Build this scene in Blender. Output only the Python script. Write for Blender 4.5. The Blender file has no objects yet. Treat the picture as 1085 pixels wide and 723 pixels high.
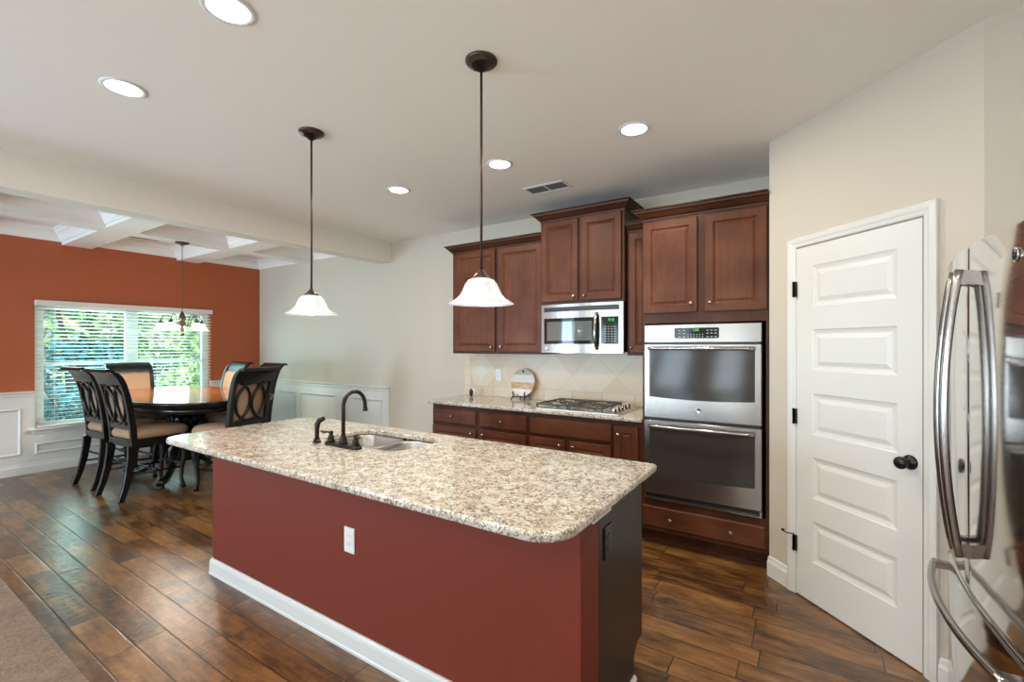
import bpy, bmesh, math, random
from mathutils import Vector, Matrix
PI = math.pi
S = bpy.context.scene
C = S.collection
random.seed(7)

# ------------------------------------------------------------------ camera, world, light, exposure
cd = bpy.data.cameras.new('camera'); cam = bpy.data.objects.new('camera', cd); C.objects.link(cam)
cam.location = (0, 0, 1.45); cam.rotation_euler = (PI/2, 0, math.radians(33.05))
cd.sensor_width = 36; cd.lens = 488.17/1085*36; cd.shift_y = 5.14/1085; cd.clip_start = 0.02
S.camera = cam
S.view_settings.view_transform = 'Standard'; S.view_settings.look = 'None'
S.view_settings.gamma = 1; S.view_settings.use_curve_mapping = False
S.view_settings.exposure = 0.22
S.cycles.sample_clamp_indirect = 4
W = bpy.data.worlds.new('world'); S.world = W; W.use_nodes = True
bg = W.node_tree.nodes['Background']; bg.inputs[0].default_value = (0.62, 0.80, 1.0, 1); bg.inputs[1].default_value = 1.1
def sun(name, direction, strength, col, angle=0.03):
    l = bpy.data.lights.new(name, 'SUN'); l.energy = strength; l.color = col; l.angle = angle
    o = bpy.data.objects.new(name, l); C.objects.link(o)
    o.rotation_euler = Vector(direction).to_track_quat('-Z', 'Y').to_euler()
sun('sun', (-0.75, 0.25, -0.75), 5.0, (1.0, 0.97, 0.88))
def area(name, loc, direction, sx, sy, energy, col):
    l = bpy.data.lights.new(name, 'AREA'); l.shape = 'RECTANGLE'; l.size = sx; l.size_y = sy
    l.energy = energy; l.color = col
    o = bpy.data.objects.new(name, l); C.objects.link(o); o.location = loc
    o.rotation_euler = Vector(direction).to_track_quat('-Z', 'Z').to_euler()
    return o
DAY = (0.68, 0.84, 1.0)
# daylight coming in through the windows of the living area behind the camera and the dining window
REAR = [(-6.6, 1.2, 200, 0.35, (0.52, 0.75, 1.0)), (-3.75, 1.0, 110, 0.95, DAY), (-2.65, 0.6, 50, 0.95, DAY), (-1.5, 0.5, 38, 0.95, (0.80, 0.90, 1.0)), (0.35, 1.0, 50, 0.95, (0.90, 0.95, 1.0))]
for x_, w_, e_, t_, c_ in REAR: area('window_daylight_rear', (x_, -4.42, 1.25), (0, 1, t_), w_, 2.0, e_, c_)
area('window_daylight_dining', (-7.62, 2.355, 1.22), (1, 0, 0.1), 1.75, 1.4, 58, (0.55, 0.93, 0.92))
CAN_W = 10.0
WARM = (1.0, 0.91, 0.78)

# ------------------------------------------------------------------ mesh helpers
class MB:
    def __init__(s): s.v = []; s.f = []; s.sm = []; s.mi = []; s.m = 0
    def add(s, vs, fs, smooth=False):
        b = len(s.v); s.v += [tuple(v) for v in vs]
        for f in fs: s.f.append(tuple(b+i for i in f)); s.sm.append(smooth); s.mi.append(s.m)
        return s
    def box(s, x0, x1, y0, y1, z0, z1, M=None):
        vs = [Vector((x, y, z)) for z in (z0, z1) for y in (y0, y1) for x in (x0, x1)]
        if M: vs = [M @ v for v in vs]
        return s.add(vs, [(0,2,3,1),(4,5,7,6),(0,1,5,4),(2,6,7,3),(0,4,6,2),(1,3,7,5)])
    def loft(s, rings, closed=True, cap=True, smooth=True, loop=False):
        n = len(rings[0]); vs = [p for r in rings for p in r]; fs = []
        m = len(rings)
        for i in range(m if loop else m-1):
            a = i*n; b = ((i+1) % m)*n
            for j in range(n if closed else n-1):
                k = (j+1) % n
                fs.append((a+j, a+k, b+k, b+j))
        s.add(vs, fs, smooth)
        if cap and not loop:
            s.add(rings[0], [tuple(range(n))][::1], False); s.add(rings[-1], [tuple(range(n))], False)
        return s
    def lathe(s, prof, c=(0,0,0), n=24, M=None, smooth=True, sx=1, sy=1, ring=False):
        rings = []
        for r, z in prof:
            ring = [Vector((c[0]+r*sx*math.cos(2*PI*k/n), c[1]+r*sy*math.sin(2*PI*k/n), c[2]+z)) for k in range(n)]
            if M: ring = [M @ v for v in ring]
            rings.append(ring)
        return s.loft(rings, smooth=smooth, loop=ring)
    def tube(s, pts, r, n=10, smooth=True, flat=1.0, loop=False):
        pts = [Vector(p) for p in pts]; m = len(pts)
        rs = r if isinstance(r, (list, tuple)) else [r]*m
        rings = []; up = None
        for i, p in enumerate(pts):
            if loop: t = pts[(i+1) % m]-pts[i-1]
            else: t = pts[min(i+1, m-1)]-pts[max(i-1, 0)]
            t.normalize()
            if up is None: up = Vector((0,0,1)) if abs(t.z) < 0.9 else Vector((1,0,0))
            a = t.cross(up)
            if a.length < 1e-4: a = t.cross(Vector((0,1,0)))
            a.normalize(); b = a.cross(t); up = b
            rings.append([p+a*rs[i]*math.cos(2*PI*k/n)+b*rs[i]*flat*math.sin(2*PI*k/n) for k in range(n)])
        return s.loft(rings, smooth=smooth, loop=loop)
    def prism(s, poly, axis, a0, a1, M=None):
        def P(u, v, a):
            p = Vector({'x': (a, u, v), 'y': (u, a, v), 'z': (u, v, a)}[axis]); return M @ p if M else p
        return s.loft([[P(u, v, a0) for u, v in poly], [P(u, v, a1) for u, v in poly]], smooth=False)
    def sweep(s, path, prof, closed=False, M=None, smooth=False):
        m = len(path); rings = []
        P = [Vector(p) for p in path]
        for i in range(m):
            ds = []
            if closed or i > 0: ds.append((P[i]-P[i-1]).normalized())
            if closed or i < m-1: ds.append((P[(i+1) % m]-P[i]).normalized())
            ns = [Vector((-d.y, d.x)) for d in ds]
            n = ns[0] if len(ns) == 1 else (ns[0]+ns[1])/(1+ns[0].dot(ns[1]))
            ring = [Vector((P[i].x+n.x*o, P[i].y+n.y*o, h)) for o, h in prof]
            if M: ring = [M @ v for v in ring]
            rings.append(ring)
        return s.loft(rings, smooth=smooth, loop=closed)
    def nest(s, fn, x0, x1, z0, z1, rings, capend=True):
        R = []
        for ins, d in rings:
            R.append([fn(x0+ins, z0+ins, d), fn(x1-ins, z0+ins, d), fn(x1-ins, z1-ins, d), fn(x0+ins, z1-ins, d)])
        s.loft(R, cap=False, smooth=False)
        if capend: s.add(R[-1], [(0,1,2,3)])
        return s

def mesh_from(mb, name, mats, shift=None):
    me = bpy.data.meshes.new(name)
    vs = mb.v if shift is None else [(v[0]-shift[0], v[1]-shift[1], v[2]-shift[2]) for v in mb.v]
    me.from_pydata(vs, [], mb.f)
    for m in mats: me.materials.append(m)
    me.polygons.foreach_set('use_smooth', mb.sm); me.polygons.foreach_set('material_index', mb.mi)
    bm = bmesh.new(); bm.from_mesh(me)
    bmesh.ops.remove_doubles(bm, verts=bm.verts, dist=1e-6)
    bmesh.ops.recalc_face_normals(bm, faces=bm.faces)
    bm.to_mesh(me); bm.free(); me.update()
    return me
def obj(name, mb, mats, parent=None, bevel=0, local=False, segs=2, wn=True):
    if not isinstance(mats, (list, tuple)): mats = [mats]
    shift = None
    if parent is not None and not local:
        p = parent; L = Vector((0,0,0))
        while p is not None: L = L+p.location; p = p.parent
        shift = L
    me = mb if isinstance(mb, bpy.types.Mesh) else mesh_from(mb, name, mats, shift)
    o = bpy.data.objects.new(name, me); C.objects.link(o)
    if parent is not None: o.parent = parent
    if bevel:
        b = o.modifiers.new('bevel', 'BEVEL'); b.width = bevel; b.segments = segs; b.limit_method = 'ANGLE'; b.angle_limit = math.radians(40)
        b.harden_normals = False
    return o
def thing(name, label, cat, loc=(0,0,0), rotz=0, group=None):
    o = bpy.data.objects.new(name, None); C.objects.link(o); o.location = loc; o.rotation_euler = (0, 0, rotz)
    o.empty_display_size = 0.1
    o['label'] = label; o['category'] = cat
    if group: o['group'] = group
    return o
def tag(o, label, cat, group=None, kind=None):
    o['label'] = label; o['category'] = cat
    if group: o['group'] = group
    if kind: o['kind'] = kind
    return o
def struct(name, mb, mats, label=None, bevel=0):
    o = obj(name, mb, mats, None, bevel); o['kind'] = 'structure'
    if label: o['label'] = label
    return o
def copy_tree(o, parent=None):
    c = o.copy(); C.objects.link(c)
    if parent is not None: c.parent = parent
    for ch in list(o.children): copy_tree(ch, c)
    return c
def curve_mesh(splines, z0, z1, bevel, mat, name):
    cu = bpy.data.curves.new(name, 'CURVE'); cu.dimensions = '2D'; cu.fill_mode = 'BOTH'
    cu.extrude = (z1-z0)/2-bevel; cu.bevel_depth = bevel; cu.bevel_resolution = 3; cu.offset = -bevel
    for pts in splines:
        sp = cu.splines.new('POLY'); sp.points.add(len(pts)-1); sp.use_cyclic_u = True
        for i, p in enumerate(pts): sp.points[i].co = (p[0], p[1], 0, 1)
    o = bpy.data.objects.new('temp', cu); C.objects.link(o)
    me = bpy.data.meshes.new_from_object(o.evaluated_get(bpy.context.evaluated_depsgraph_get()))
    bpy.data.objects.remove(o); bpy.data.curves.remove(cu)
    me.name = name; me.transform(Matrix.Translation((0, 0, (z0+z1)/2)))
    me.materials.clear(); me.materials.append(mat)
    return me
def text_mesh(txt, size, mat, M, extrude=0.0004, bold=False):
    cu = bpy.data.curves.new('text', 'FONT'); cu.body = txt; cu.size = size; cu.extrude = extrude
    cu.align_x = 'CENTER'; cu.align_y = 'CENTER'
    o = bpy.data.objects.new('temp', cu); C.objects.link(o)
    me = bpy.data.meshes.new_from_object(o.evaluated_get(bpy.context.evaluated_depsgraph_get()))
    bpy.data.objects.remove(o); bpy.data.curves.remove(cu)
    me.transform(M); me.materials.clear(); me.materials.append(mat)
    return me
def rrect(x0, x1, y0, y1, rs, n=8):
    if not isinstance(rs, (list, tuple)): rs = [rs]*4
    cs = [(x0, y0, PI, rs[0], 1, 1), (x1, y0, 1.5*PI, rs[1], -1, 1), (x1, y1, 0, rs[2], -1, -1), (x0, y1, 0.5*PI, rs[3], 1, -1)]
    out = []
    for x, y, a, r, sx, sy in cs:
        for k in range(n+1):
            t = a+k/n*PI/2
            out.append((x+sx*r+r*math.cos(t), y+sy*r+r*math.sin(t)))
    return out

# ------------------------------------------------------------------ materials
def mat(name, col=(0.8,0.8,0.8), rough=0.5, metal=0.0, **kw):
    m = bpy.data.materials.new(name); m.use_nodes = True
    b = m.node_tree.nodes['Principled BSDF']
    b.inputs['Base Color'].default_value = (*col, 1); b.inputs['Roughness'].default_value = rough; b.inputs['Metallic'].default_value = metal
    for k, v in kw.items(): b.inputs[k.replace('_', ' ')].default_value = v
    return m
class NT:
    def __init__(s, m): s.t = m.node_tree; s.b = s.t.nodes['Principled BSDF']
    def n(s, typ, ins=None, **props):
        nd = s.t.nodes.new(typ)
        for k, v in props.items(): setattr(nd, k, v)
        for k, v in (ins or {}).items():
            if hasattr(v, 'is_output') or isinstance(v, bpy.types.NodeSocket): s.t.links.new(v, nd.inputs[k])
            else: nd.inputs[k].default_value = v
        return nd
    def math(s, op, a, b=0.0, c=0.0):
        return s.n('ShaderNodeMath', {0: a, 1: b, 2: c}, operation=op).outputs[0]
    def pos(s, scale=(1,1,1), rot=(0,0,0), loc=(0,0,0), obj=False):
        src = s.n('ShaderNodeTexCoord').outputs['Object'] if obj else s.n('ShaderNodeNewGeometry').outputs['Position']
        return s.n('ShaderNodeMapping', {'Vector': src, 'Scale': scale, 'Rotation': rot, 'Location': loc}).outputs[0]
    def noise(s, vec, scale, detail=4, rough=0.5, out='Fac'):
        return s.n('ShaderNodeTexNoise', {'Vector': vec, 'Scale': scale, 'Detail': detail, 'Roughness': rough}).outputs[out]
    def ramp(s, fac, stops):
        r = s.n('ShaderNodeValToRGB', {'Fac': fac}); e = r.color_ramp.elements
        while len(e) > 1: e.remove(e[0])
        e[0].position = stops[0][0]; e[0].color = (*stops[0][1], 1)
        for p, c in stops[1:]:
            k = e.new(p); k.color = (*c, 1)
        return r.outputs['Color']
    def mix(s, fac, a, b, mode='MIX'):
        def V(x): return x if isinstance(x, bpy.types.NodeSocket) else (*x, 1)
        return s.n('ShaderNodeMix', {0: fac, 6: V(a), 7: V(b)}, data_type='RGBA', blend_type=mode).outputs[2]
    def col(s, c): s.t.links.new(c, s.b.inputs['Base Color'])
    def rough(s, c): s.t.links.new(c, s.b.inputs['Roughness'])
    def bump(s, h, strength=0.2, dist=0.01):
        b = s.n('ShaderNodeBump', {'Height': h, 'Strength': strength, 'Distance': dist})
        s.t.links.new(b.outputs[0], s.b.inputs['Normal'])

def paint(name, col, rough=0.6, tex=0.06):
    m = mat(name, col, rough); t = NT(m); p = t.pos()
    t.bump(t.noise(p, 180, 3), tex, 0.002)
    return m
M_wall = paint('beige wall paint', (0.57, 0.51, 0.42), 0.65)
M_ceil = paint('flat ceiling paint', (0.92, 0.88, 0.815), 0.8, 0.1)
M_header = paint('header beam paint', (0.80, 0.76, 0.69), 0.7)
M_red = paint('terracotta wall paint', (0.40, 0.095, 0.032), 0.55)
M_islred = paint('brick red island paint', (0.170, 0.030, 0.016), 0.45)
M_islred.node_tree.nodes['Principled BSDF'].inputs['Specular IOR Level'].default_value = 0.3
M_white = mat('semi gloss white trim', (0.70, 0.69, 0.65), 0.30)
M_trimceil = mat('white coffer paint', (0.84, 0.82, 0.77), 0.5)
M_black = mat('black', (0.012, 0.011, 0.010), 0.35)
M_bronze = mat('oil rubbed bronze', (0.020, 0.013, 0.010), 0.30, 0.5)
M_bronzeD = mat('dark bronze pendant metal', (0.07, 0.045, 0.035), 0.35, 0.6)
M_brass = mat('antique bronze', (0.10, 0.08, 0.05), 0.35, 0.7)
M_knob = mat('brushed nickel knob', (0.42, 0.36, 0.30), 0.25, 1.0)
M_plastic = mat('white plastic', (0.78, 0.78, 0.76), 0.35)
M_blackplastic = mat('black plastic', (0.01, 0.01, 0.01), 0.3)
M_blackglass = mat('black glass', (0.012, 0.011, 0.011), 0.08, 0, Specular_IOR_Level=0.3)
M_ovenglass = mat('oven door glass', (0.045, 0.039, 0.034), 0.10, 0, Specular_IOR_Level=0.28)
M_mwglass = mat('microwave window', (0.10, 0.12, 0.12), 0.07, 0, Specular_IOR_Level=0.7)
M_iron = mat('cast iron', (0.06, 0.054, 0.048), 0.45)
M_chrome = mat('chrome', (0.75, 0.74, 0.72), 0.10, 1.0)
M_green = mat('green display', (0, 0, 0), 0.4); M_green.node_tree.nodes['Principled BSDF'].inputs['Emission Color'].default_value = (0.05, 1.0, 0.15, 1); M_green.node_tree.nodes['Principled BSDF'].inputs['Emission Strength'].default_value = 1.2
M_keys = mat('grey key legends', (0.35, 0.34, 0.33), 0.5)
M_blackwood = mat('black lacquered chair wood', (0.006, 0.006, 0.006), 0.25, 0, Specular_IOR_Level=0.45)
def steel(name, col, rough, axis, var=0.10, wav=0.0, aniso=0.0):
    m = mat(name, col, rough, 1.0); t = NT(m)
    sc = {'x': (1.5, 300, 300), 'y': (300, 1.5, 300), 'z': (300, 300, 1.5)}[axis]
    n = t.noise(t.pos(sc), 1.0, 2)
    t.rough(t.n('ShaderNodeMapRange', {0: n, 1: 0.3, 2: 0.7, 3: rough-var/2, 4: rough+var/2}).outputs[0])
    if aniso:
        t.b.inputs['Anisotropic'].default_value = aniso
        t.b.inputs['Anisotropic Rotation'].default_value = 0.25
        t.t.links.new(t.n('ShaderNodeTangent', direction_type='RADIAL', axis='Z').outputs[0], t.b.inputs['Tangent'])
    if wav:
        t.bump(t.noise(t.pos((1, 1, 0.5)), 5.0, 1), 0.35, wav)
    return m
M_steel = steel('brushed stainless steel', (0.34, 0.318, 0.292), 0.25, 'x', 0.0, 0, 0.6)
M_fridge = steel('polished fridge steel', (0.70, 0.68, 0.655), 0.085, 'y', 0.04, 0.004)
M_tray = mat('bright cooktop steel', (0.72, 0.69, 0.65), 0.33, 1.0)
M_sink = steel('satin sink steel', (0.50, 0.48, 0.46), 0.30, 'y')
M_barsteel = mat('satin steel bar', (0.40, 0.38, 0.36), 0.20, 1.0)

def cherry(name, axis, dark=1.0):
    m = mat(name, (0.13, 0.04, 0.02), 0.40, 0, Specular_IOR_Level=0.20); t = NT(m)
    sc = (7, 7, 0.8) if axis == 'z' else (0.8, 7, 7)
    p = t.pos(sc)
    n1 = t.noise(p, 6, 6, 0.6); n2 = t.noise(t.pos(), 3.0, 3)
    f = t.math('ADD', t.math('MULTIPLY', n1, 0.30), t.math('MULTIPLY', n2, 0.70))
    d = dark
    t.col(t.ramp(f, [(0.28, (0.056*d, 0.0155*d, 0.0065*d)), (0.5, (0.104*d, 0.034*d, 0.0145*d)), (0.72, (0.165*d, 0.059*d, 0.027*d))]))
    t.bump(n1, 0.05, 0.002)
    return m
M_cherry = cherry('cherry stained wood vertical grain', 'z')
M_cherryH = cherry('cherry stained wood horizontal grain', 'x')
M_cherryD = cherry('cherry stained face frame', 'z', 0.62)
M_espresso = mat('dark espresso panel', (0.022, 0.012, 0.007), 0.36, 0, Specular_IOR_Level=0.5)

def granite(name):
    m = mat(name, (0.6,0.52,0.4), 0.10, 0, Specular_IOR_Level=0.6); t = NT(m)
    p = t.pos()
    w = t.noise(p, 9, 4, 0.6, 'Color')
    pw = t.n('ShaderNodeMix', {0: 0.06, 4: p, 5: w}, data_type='VECTOR').outputs[1]
    base = t.ramp(t.noise(p, 14, 6, 0.65), [(0.30, (0.38, 0.335, 0.265)), (0.46, (0.55, 0.51, 0.435)), (0.6, (0.66, 0.635, 0.57)), (0.75, (0.46, 0.38, 0.28))])
    v = t.n('ShaderNodeTexVoronoi', {'Vector': pw, 'Scale': 105.0}, feature='F1')
    cell = t.n('ShaderNodeSeparateColor', {0: v.outputs['Color']}).outputs[0]
    tan = t.ramp(t.math('GREATER_THAN', cell, 0.70), [(0, (0,0,0)), (1, (1,1,1))])
    c1 = t.mix(t.math('MULTIPLY', t.math('GREATER_THAN', cell, 0.68), 0.55), base, (0.36, 0.235, 0.125))
    v2 = t.n('ShaderNodeTexVoronoi', {'Vector': pw, 'Scale': 165.0}, feature='F1')
    c2 = t.n('ShaderNodeSeparateColor', {0: v2.outputs['Color']}).outputs[1]
    cl = t.noise(p, 22, 3, 0.6)
    dk = t.math('MULTIPLY', t.math('GREATER_THAN', c2, 0.62), t.math('GREATER_THAN', cl, 0.47))
    c3 = t.mix(t.math('MULTIPLY', dk, 0.72), c1, (0.085, 0.06, 0.05))
    n3 = t.noise(p, 260, 2)
    c4 = t.mix(t.math('MULTIPLY', t.math('GREATER_THAN', n3, 0.62), 0.35), c3, (0.80, 0.77, 0.70))
    t.col(c4)
    return m
M_granite = granite('speckled cream granite')

def floorwood():
    m = mat('hand scraped hardwood planks', (0.2,0.08,0.03), 0.285, 0, Specular_IOR_Level=1.0); t = NT(m)
    g = t.n('ShaderNodeSeparateXYZ', {0: t.n('ShaderNodeNewGeometry').outputs['Position']})
    x, y = g.outputs[0], g.outputs[1]
    yy = t.math('DIVIDE', t.math('ADD', y, 20.03), 0.134); row = t.math('FLOOR', yy); fy = t.math('FRACT', yy)
    wn = t.n('ShaderNodeTexWhiteNoise', {1: row}, noise_dimensions='1D').outputs[0]
    ln = t.math('ADD', 0.46, t.math('MULTIPLY', wn, 0.30))
    xx = t.math('DIVIDE', t.math('ADD', t.math('ADD', x, 30.0), t.math('MULTIPLY', wn, 7.3)), ln); colm = t.math('FLOOR', xx); fx = t.math('FRACT', xx)
    cmb = t.n('ShaderNodeCombineXYZ', {0: row, 1: colm, 2: 0.0}).outputs[0]
    pn = t.n('ShaderNodeTexWhiteNoise', {0: cmb}, noise_dimensions='3D')
    pr = pn.outputs[0]
    off = t.n('ShaderNodeVectorMath', {0: pn.outputs[1], 1: (20, 20, 20)}, operation='MULTIPLY').outputs[0]
    pv = t.n('ShaderNodeVectorMath', {0: t.n('ShaderNodeNewGeometry').outputs['Position'], 1: off}, operation='ADD').outputs[0]
    ps = t.n('ShaderNodeMapping', {'Vector': pv, 'Scale': (1.6, 9.0, 1)}).outputs[0]
    gr = t.noise(ps, 3.5, 8, 0.62)
    blot = t.noise(t.n('ShaderNodeMapping', {'Vector': pv, 'Scale': (1, 2.2, 1)}).outputs[0], 3.6, 5, 0.6)
    f = t.math('ADD', t.math('ADD', t.math('MULTIPLY', gr, 0.42), t.math('MULTIPLY', blot, 0.43)), t.math('MULTIPLY', pr, 0.15))
    c = t.ramp(f, [(0.30, (0.014, 0.0055, 0.0025)), (0.43, (0.085, 0.034, 0.010)), (0.54, (0.22, 0.098, 0.028)), (0.70, (0.42, 0.21, 0.070))])
    # narrow gaps
    gy = t.math('LESS_THAN', t.math('MINIMUM', fy, t.math('SUBTRACT', 1.0, fy)), 0.020)
    gx = t.math('LESS_THAN', t.math('MULTIPLY', t.math('MINIMUM', fx, t.math('SUBTRACT', 1.0, fx)), ln), 0.0025)
    gap = t.math('MAXIMUM', gy, gx)
    t.col(t.mix(gap, c, (0.012, 0.006, 0.003)))
    # hand scraped ripples across each plank + rounded plank edges
    dist = t.noise(pv, 7, 2, 0.5, 'Color')
    pd = t.n('ShaderNodeVectorMath', {0: pv, 1: t.n('ShaderNodeVectorMath', {0: dist, 1: (0.10, 0.10, 0)}, operation='MULTIPLY').outputs[0]}, operation='ADD').outputs[0]
    rp = t.noise(t.n('ShaderNodeMapping', {'Vector': pd, 'Scale': (1.0, 0.30, 1), 'Rotation': (0, 0, 0.3)}).outputs[0], 48, 1, 0.4)
    ed = t.n('ShaderNodeMapRange', {0: t.math('MINIMUM', fy, t.math('SUBTRACT', 1.0, fy)), 1: 0.0, 2: 0.05, 3: 0.0, 4: 1.0}).outputs[0]
    ex = t.n('ShaderNodeMapRange', {0: t.math('MULTIPLY', t.math('MINIMUM', fx, t.math('SUBTRACT', 1.0, fx)), ln), 1: 0.0, 2: 0.006, 3: 0.0, 4: 1.0}).outputs[0]
    h = t.math('ADD', t.math('MULTIPLY', rp, 0.9), t.math('MULTIPLY', t.math('MINIMUM', ed, ex), 0.35))
    t.bump(h, 0.7, 0.003)
    return m
M_floor = floorwood()

def tile():
    m = mat('travertine diagonal tile', (0.6,0.5,0.38), 0.35); t = NT(m)
    g = t.n('ShaderNodeSeparateXYZ', {0: t.n('ShaderNodeNewGeometry').outputs['Position']})
    x, z = g.outputs[0], g.outputs[2]
    q = 1/math.sqrt(2)/0.305
    u = t.math('MULTIPLY', t.math('ADD', t.math('ADD', x, z), 19.72), q); v = t.math('MULTIPLY', t.math('ADD', t.math('SUBTRACT', x, z), 22.05), q)
    def cellpat(u, v):
        fu, fv = t.math('FRACT', u), t.math('FRACT', v)
        e = t.math('MINIMUM', t.math('MINIMUM', fu, t.math('SUBTRACT', 1.0, fu)), t.math('MINIMUM', fv, t.math('SUBTRACT', 1.0, fv)))
        c = t.n('ShaderNodeCombineXYZ', {0: t.math('FLOOR', u), 1: t.math('FLOOR', v), 2: 0.0}).outputs[0]
        return e, t.n('ShaderNodeTexWhiteNoise', {0: c}, noise_dimensions='3D').outputs[0]
    e1, r1 = cellpat(u, v)
    # straight border: bottom row and left column
    u2 = t.math('DIVIDE', t.math('ADD', x, 13.20), 0.305); v2 = t.math('DIVIDE', t.math('SUBTRACT', z, 0.915), 0.105)
    e2, r2 = cellpat(u2, v2)
    bord = t.math('MAXIMUM', t.math('LESS_THAN', z, 1.02), t.math('LESS_THAN', x, -3.11))
    bl = t.math('LESS_THAN', t.math('ABSOLUTE', t.math('SUBTRACT', z, 1.02)), 0.0022)
    r = t.n('ShaderNodeMix', {0: bord, 2: r1, 3: r2}).outputs[0]
    e = t.n('ShaderNodeMix', {0: bord, 2: t.math('MULTIPLY', e1, 0.305), 3: t.math('MULTIPLY', e2, 0.105)}).outputs[0]
    gro = t.math('MAXIMUM', t.math('LESS_THAN', e, 0.0018), bl)
    n = t.noise(t.pos(), 5, 6, 0.6)
    f = t.math('ADD', t.math('MULTIPLY', r, 0.45), t.math('MULTIPLY', n, 0.6))
    c = t.ramp(f, [(0.2, (0.66, 0.50, 0.34)), (0.5, (0.72, 0.585, 0.42)), (0.85, (0.75, 0.64, 0.49))])
    # light diamond accent near the left end
    dm = t.math('LESS_THAN', t.math('ADD', t.math('ABSOLUTE', t.math('ADD', x, 2.995)), t.math('ABSOLUTE', t.math('SUBTRACT', z, 1.175))), 0.085)
    c = t.mix(dm, c, (0.72, 0.69, 0.60))
    t.col(t.mix(gro, c, (0.60, 0.485, 0.35)))
    t.bump(t.n('ShaderNodeMapRange', {0: e, 1: 0, 2: 0.004, 3: 0, 4: 1}).outputs[0], 0.3, 0.002)
    return m
M_tile = tile()
def carpetm():
    m = mat('tan carpet pile', (0.4,0.28,0.2), 0.95, 0, Specular_IOR_Level=0.1); t = NT(m); p = t.pos()
    n = t.noise(p, 60, 6, 0.75); n2 = t.noise(p, 9, 3)
    t.col(t.ramp(t.math('ADD', t.math('MULTIPLY', n, 0.75), t.math('MULTIPLY', n2, 0.25)), [(0.3, (0.20, 0.135, 0.10)), (0.7, (0.46, 0.34, 0.265))]))
    t.bump(n, 0.9, 0.02)
    return m
M_carpet = carpetm()
def fabric(name, col):
    m = mat(name, col, 0.85, 0, Specular_IOR_Level=0.2); t = NT(m); p = t.pos(obj=True)
    t.bump(t.noise(p, 420, 2), 0.25, 0.002)
    t.col(t.mix(t.noise(p, 60, 3), col, tuple(c*0.72 for c in col)))
    return m
M_fabric = fabric('tan chair upholstery', (0.44, 0.29, 0.185))
def tabletopm():
    m = mat('polished cherry table top', (0.26,0.08,0.025), 0.08, 0, Specular_IOR_Level=0.7); t = NT(m)
    n = t.noise(t.pos((1, 8, 1)), 4, 6, 0.6)
    t.col(t.ramp(n, [(0.3, (0.13, 0.035, 0.012)), (0.7, (0.42, 0.14, 0.04))])); return m
M_tabletop = tabletopm()
def glassm():
    m = bpy.data.materials.new('window glass'); m.use_nodes = True; t = m.node_tree; t.nodes.clear()
    o = t.nodes.new('ShaderNodeOutputMaterial'); mx = t.nodes.new('ShaderNodeMixShader'); a = t.nodes.new('ShaderNodeBsdfTransparent'); b = t.nodes.new('ShaderNodeBsdfGlossy')
    a.inputs[0].default_value = (0.93, 0.98, 0.97, 1); b.inputs['Roughness'].default_value = 0.02; mx.inputs[0].default_value = 0.06
    t.links.new(a.outputs[0], mx.inputs[1]); t.links.new(b.outputs[0], mx.inputs[2]); t.links.new(mx.outputs[0], o.inputs[0]); return m
M_glass = glassm()
def emis(name, col, st):
    m = mat(name, (0.8,0.8,0.8), 0.4); b = m.node_tree.nodes['Principled BSDF']
    b.inputs['Emission Color'].default_value = (*col, 1); b.inputs['Emission Strength'].default_value = st; return m
M_lens = emis('lit recessed lens', (1, 0.97, 0.93), 6.0)
M_bulb = emis('lit bulb', (1, 0.97, 0.92), 2.5)

def shadem(name='lit alabaster glass shade', e0=0.22, e1=0.48, col=(0.97, 0.98, 1.0), tf=0.10):
    m = mat(name, (0.42,0.42,0.42), 0.25); t = NT(m)
    n = t.noise(t.pos(), 14, 4, 0.6)
    t.b.inputs['Emission Color'].default_value = (*col, 1)
    t.t.links.new(t.n('ShaderNodeMapRange', {0: n, 1: 0.3, 2: 0.7, 3: e0, 4: e1}).outputs[0], t.b.inputs['Emission Strength'])
    tr = t.n('ShaderNodeBsdfTransparent', {0: (1, 1, 1, 1)}); mx = t.n('ShaderNodeMixShader', {0: tf, 1: t.b.outputs[0], 2: tr.outputs[0]})
    out = [x for x in t.t.nodes if x.type == 'OUTPUT_MATERIAL'][0]; t.t.links.new(mx.outputs[0], out.inputs[0])
    return m
M_shade = shadem()
M_chshade = shadem('lit frosted chandelier shade', 0.55, 0.8, (1.0, 0.93, 0.86), 0.30)

# ------------------------------------------------------------------ SETTING
BW = 4.0; LW = -7.45; RW = 1.25; FW = -4.5; CH = 2.74
struct('floor', MB().box(LW-0.1, RW+0.1, 0.668, BW+0.1, -0.08, 0.0), M_floor, 'hand-scraped dark hardwood plank floor')
struct('floor_carpet', MB().box(LW-0.1, RW+0.1, FW-0.1, 0.668, -0.08, 0.008), M_carpet, 'tan carpet of the living area beside the hardwood')
struct('ceiling', MB().box(-4.42, RW+0.1, FW-0.1, BW+0.1, CH, CH+0.12).box(LW-0.1, -4.42, FW-0.1, -0.6, CH, CH+0.12), M_ceil, 'flat beige ceiling')
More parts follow.
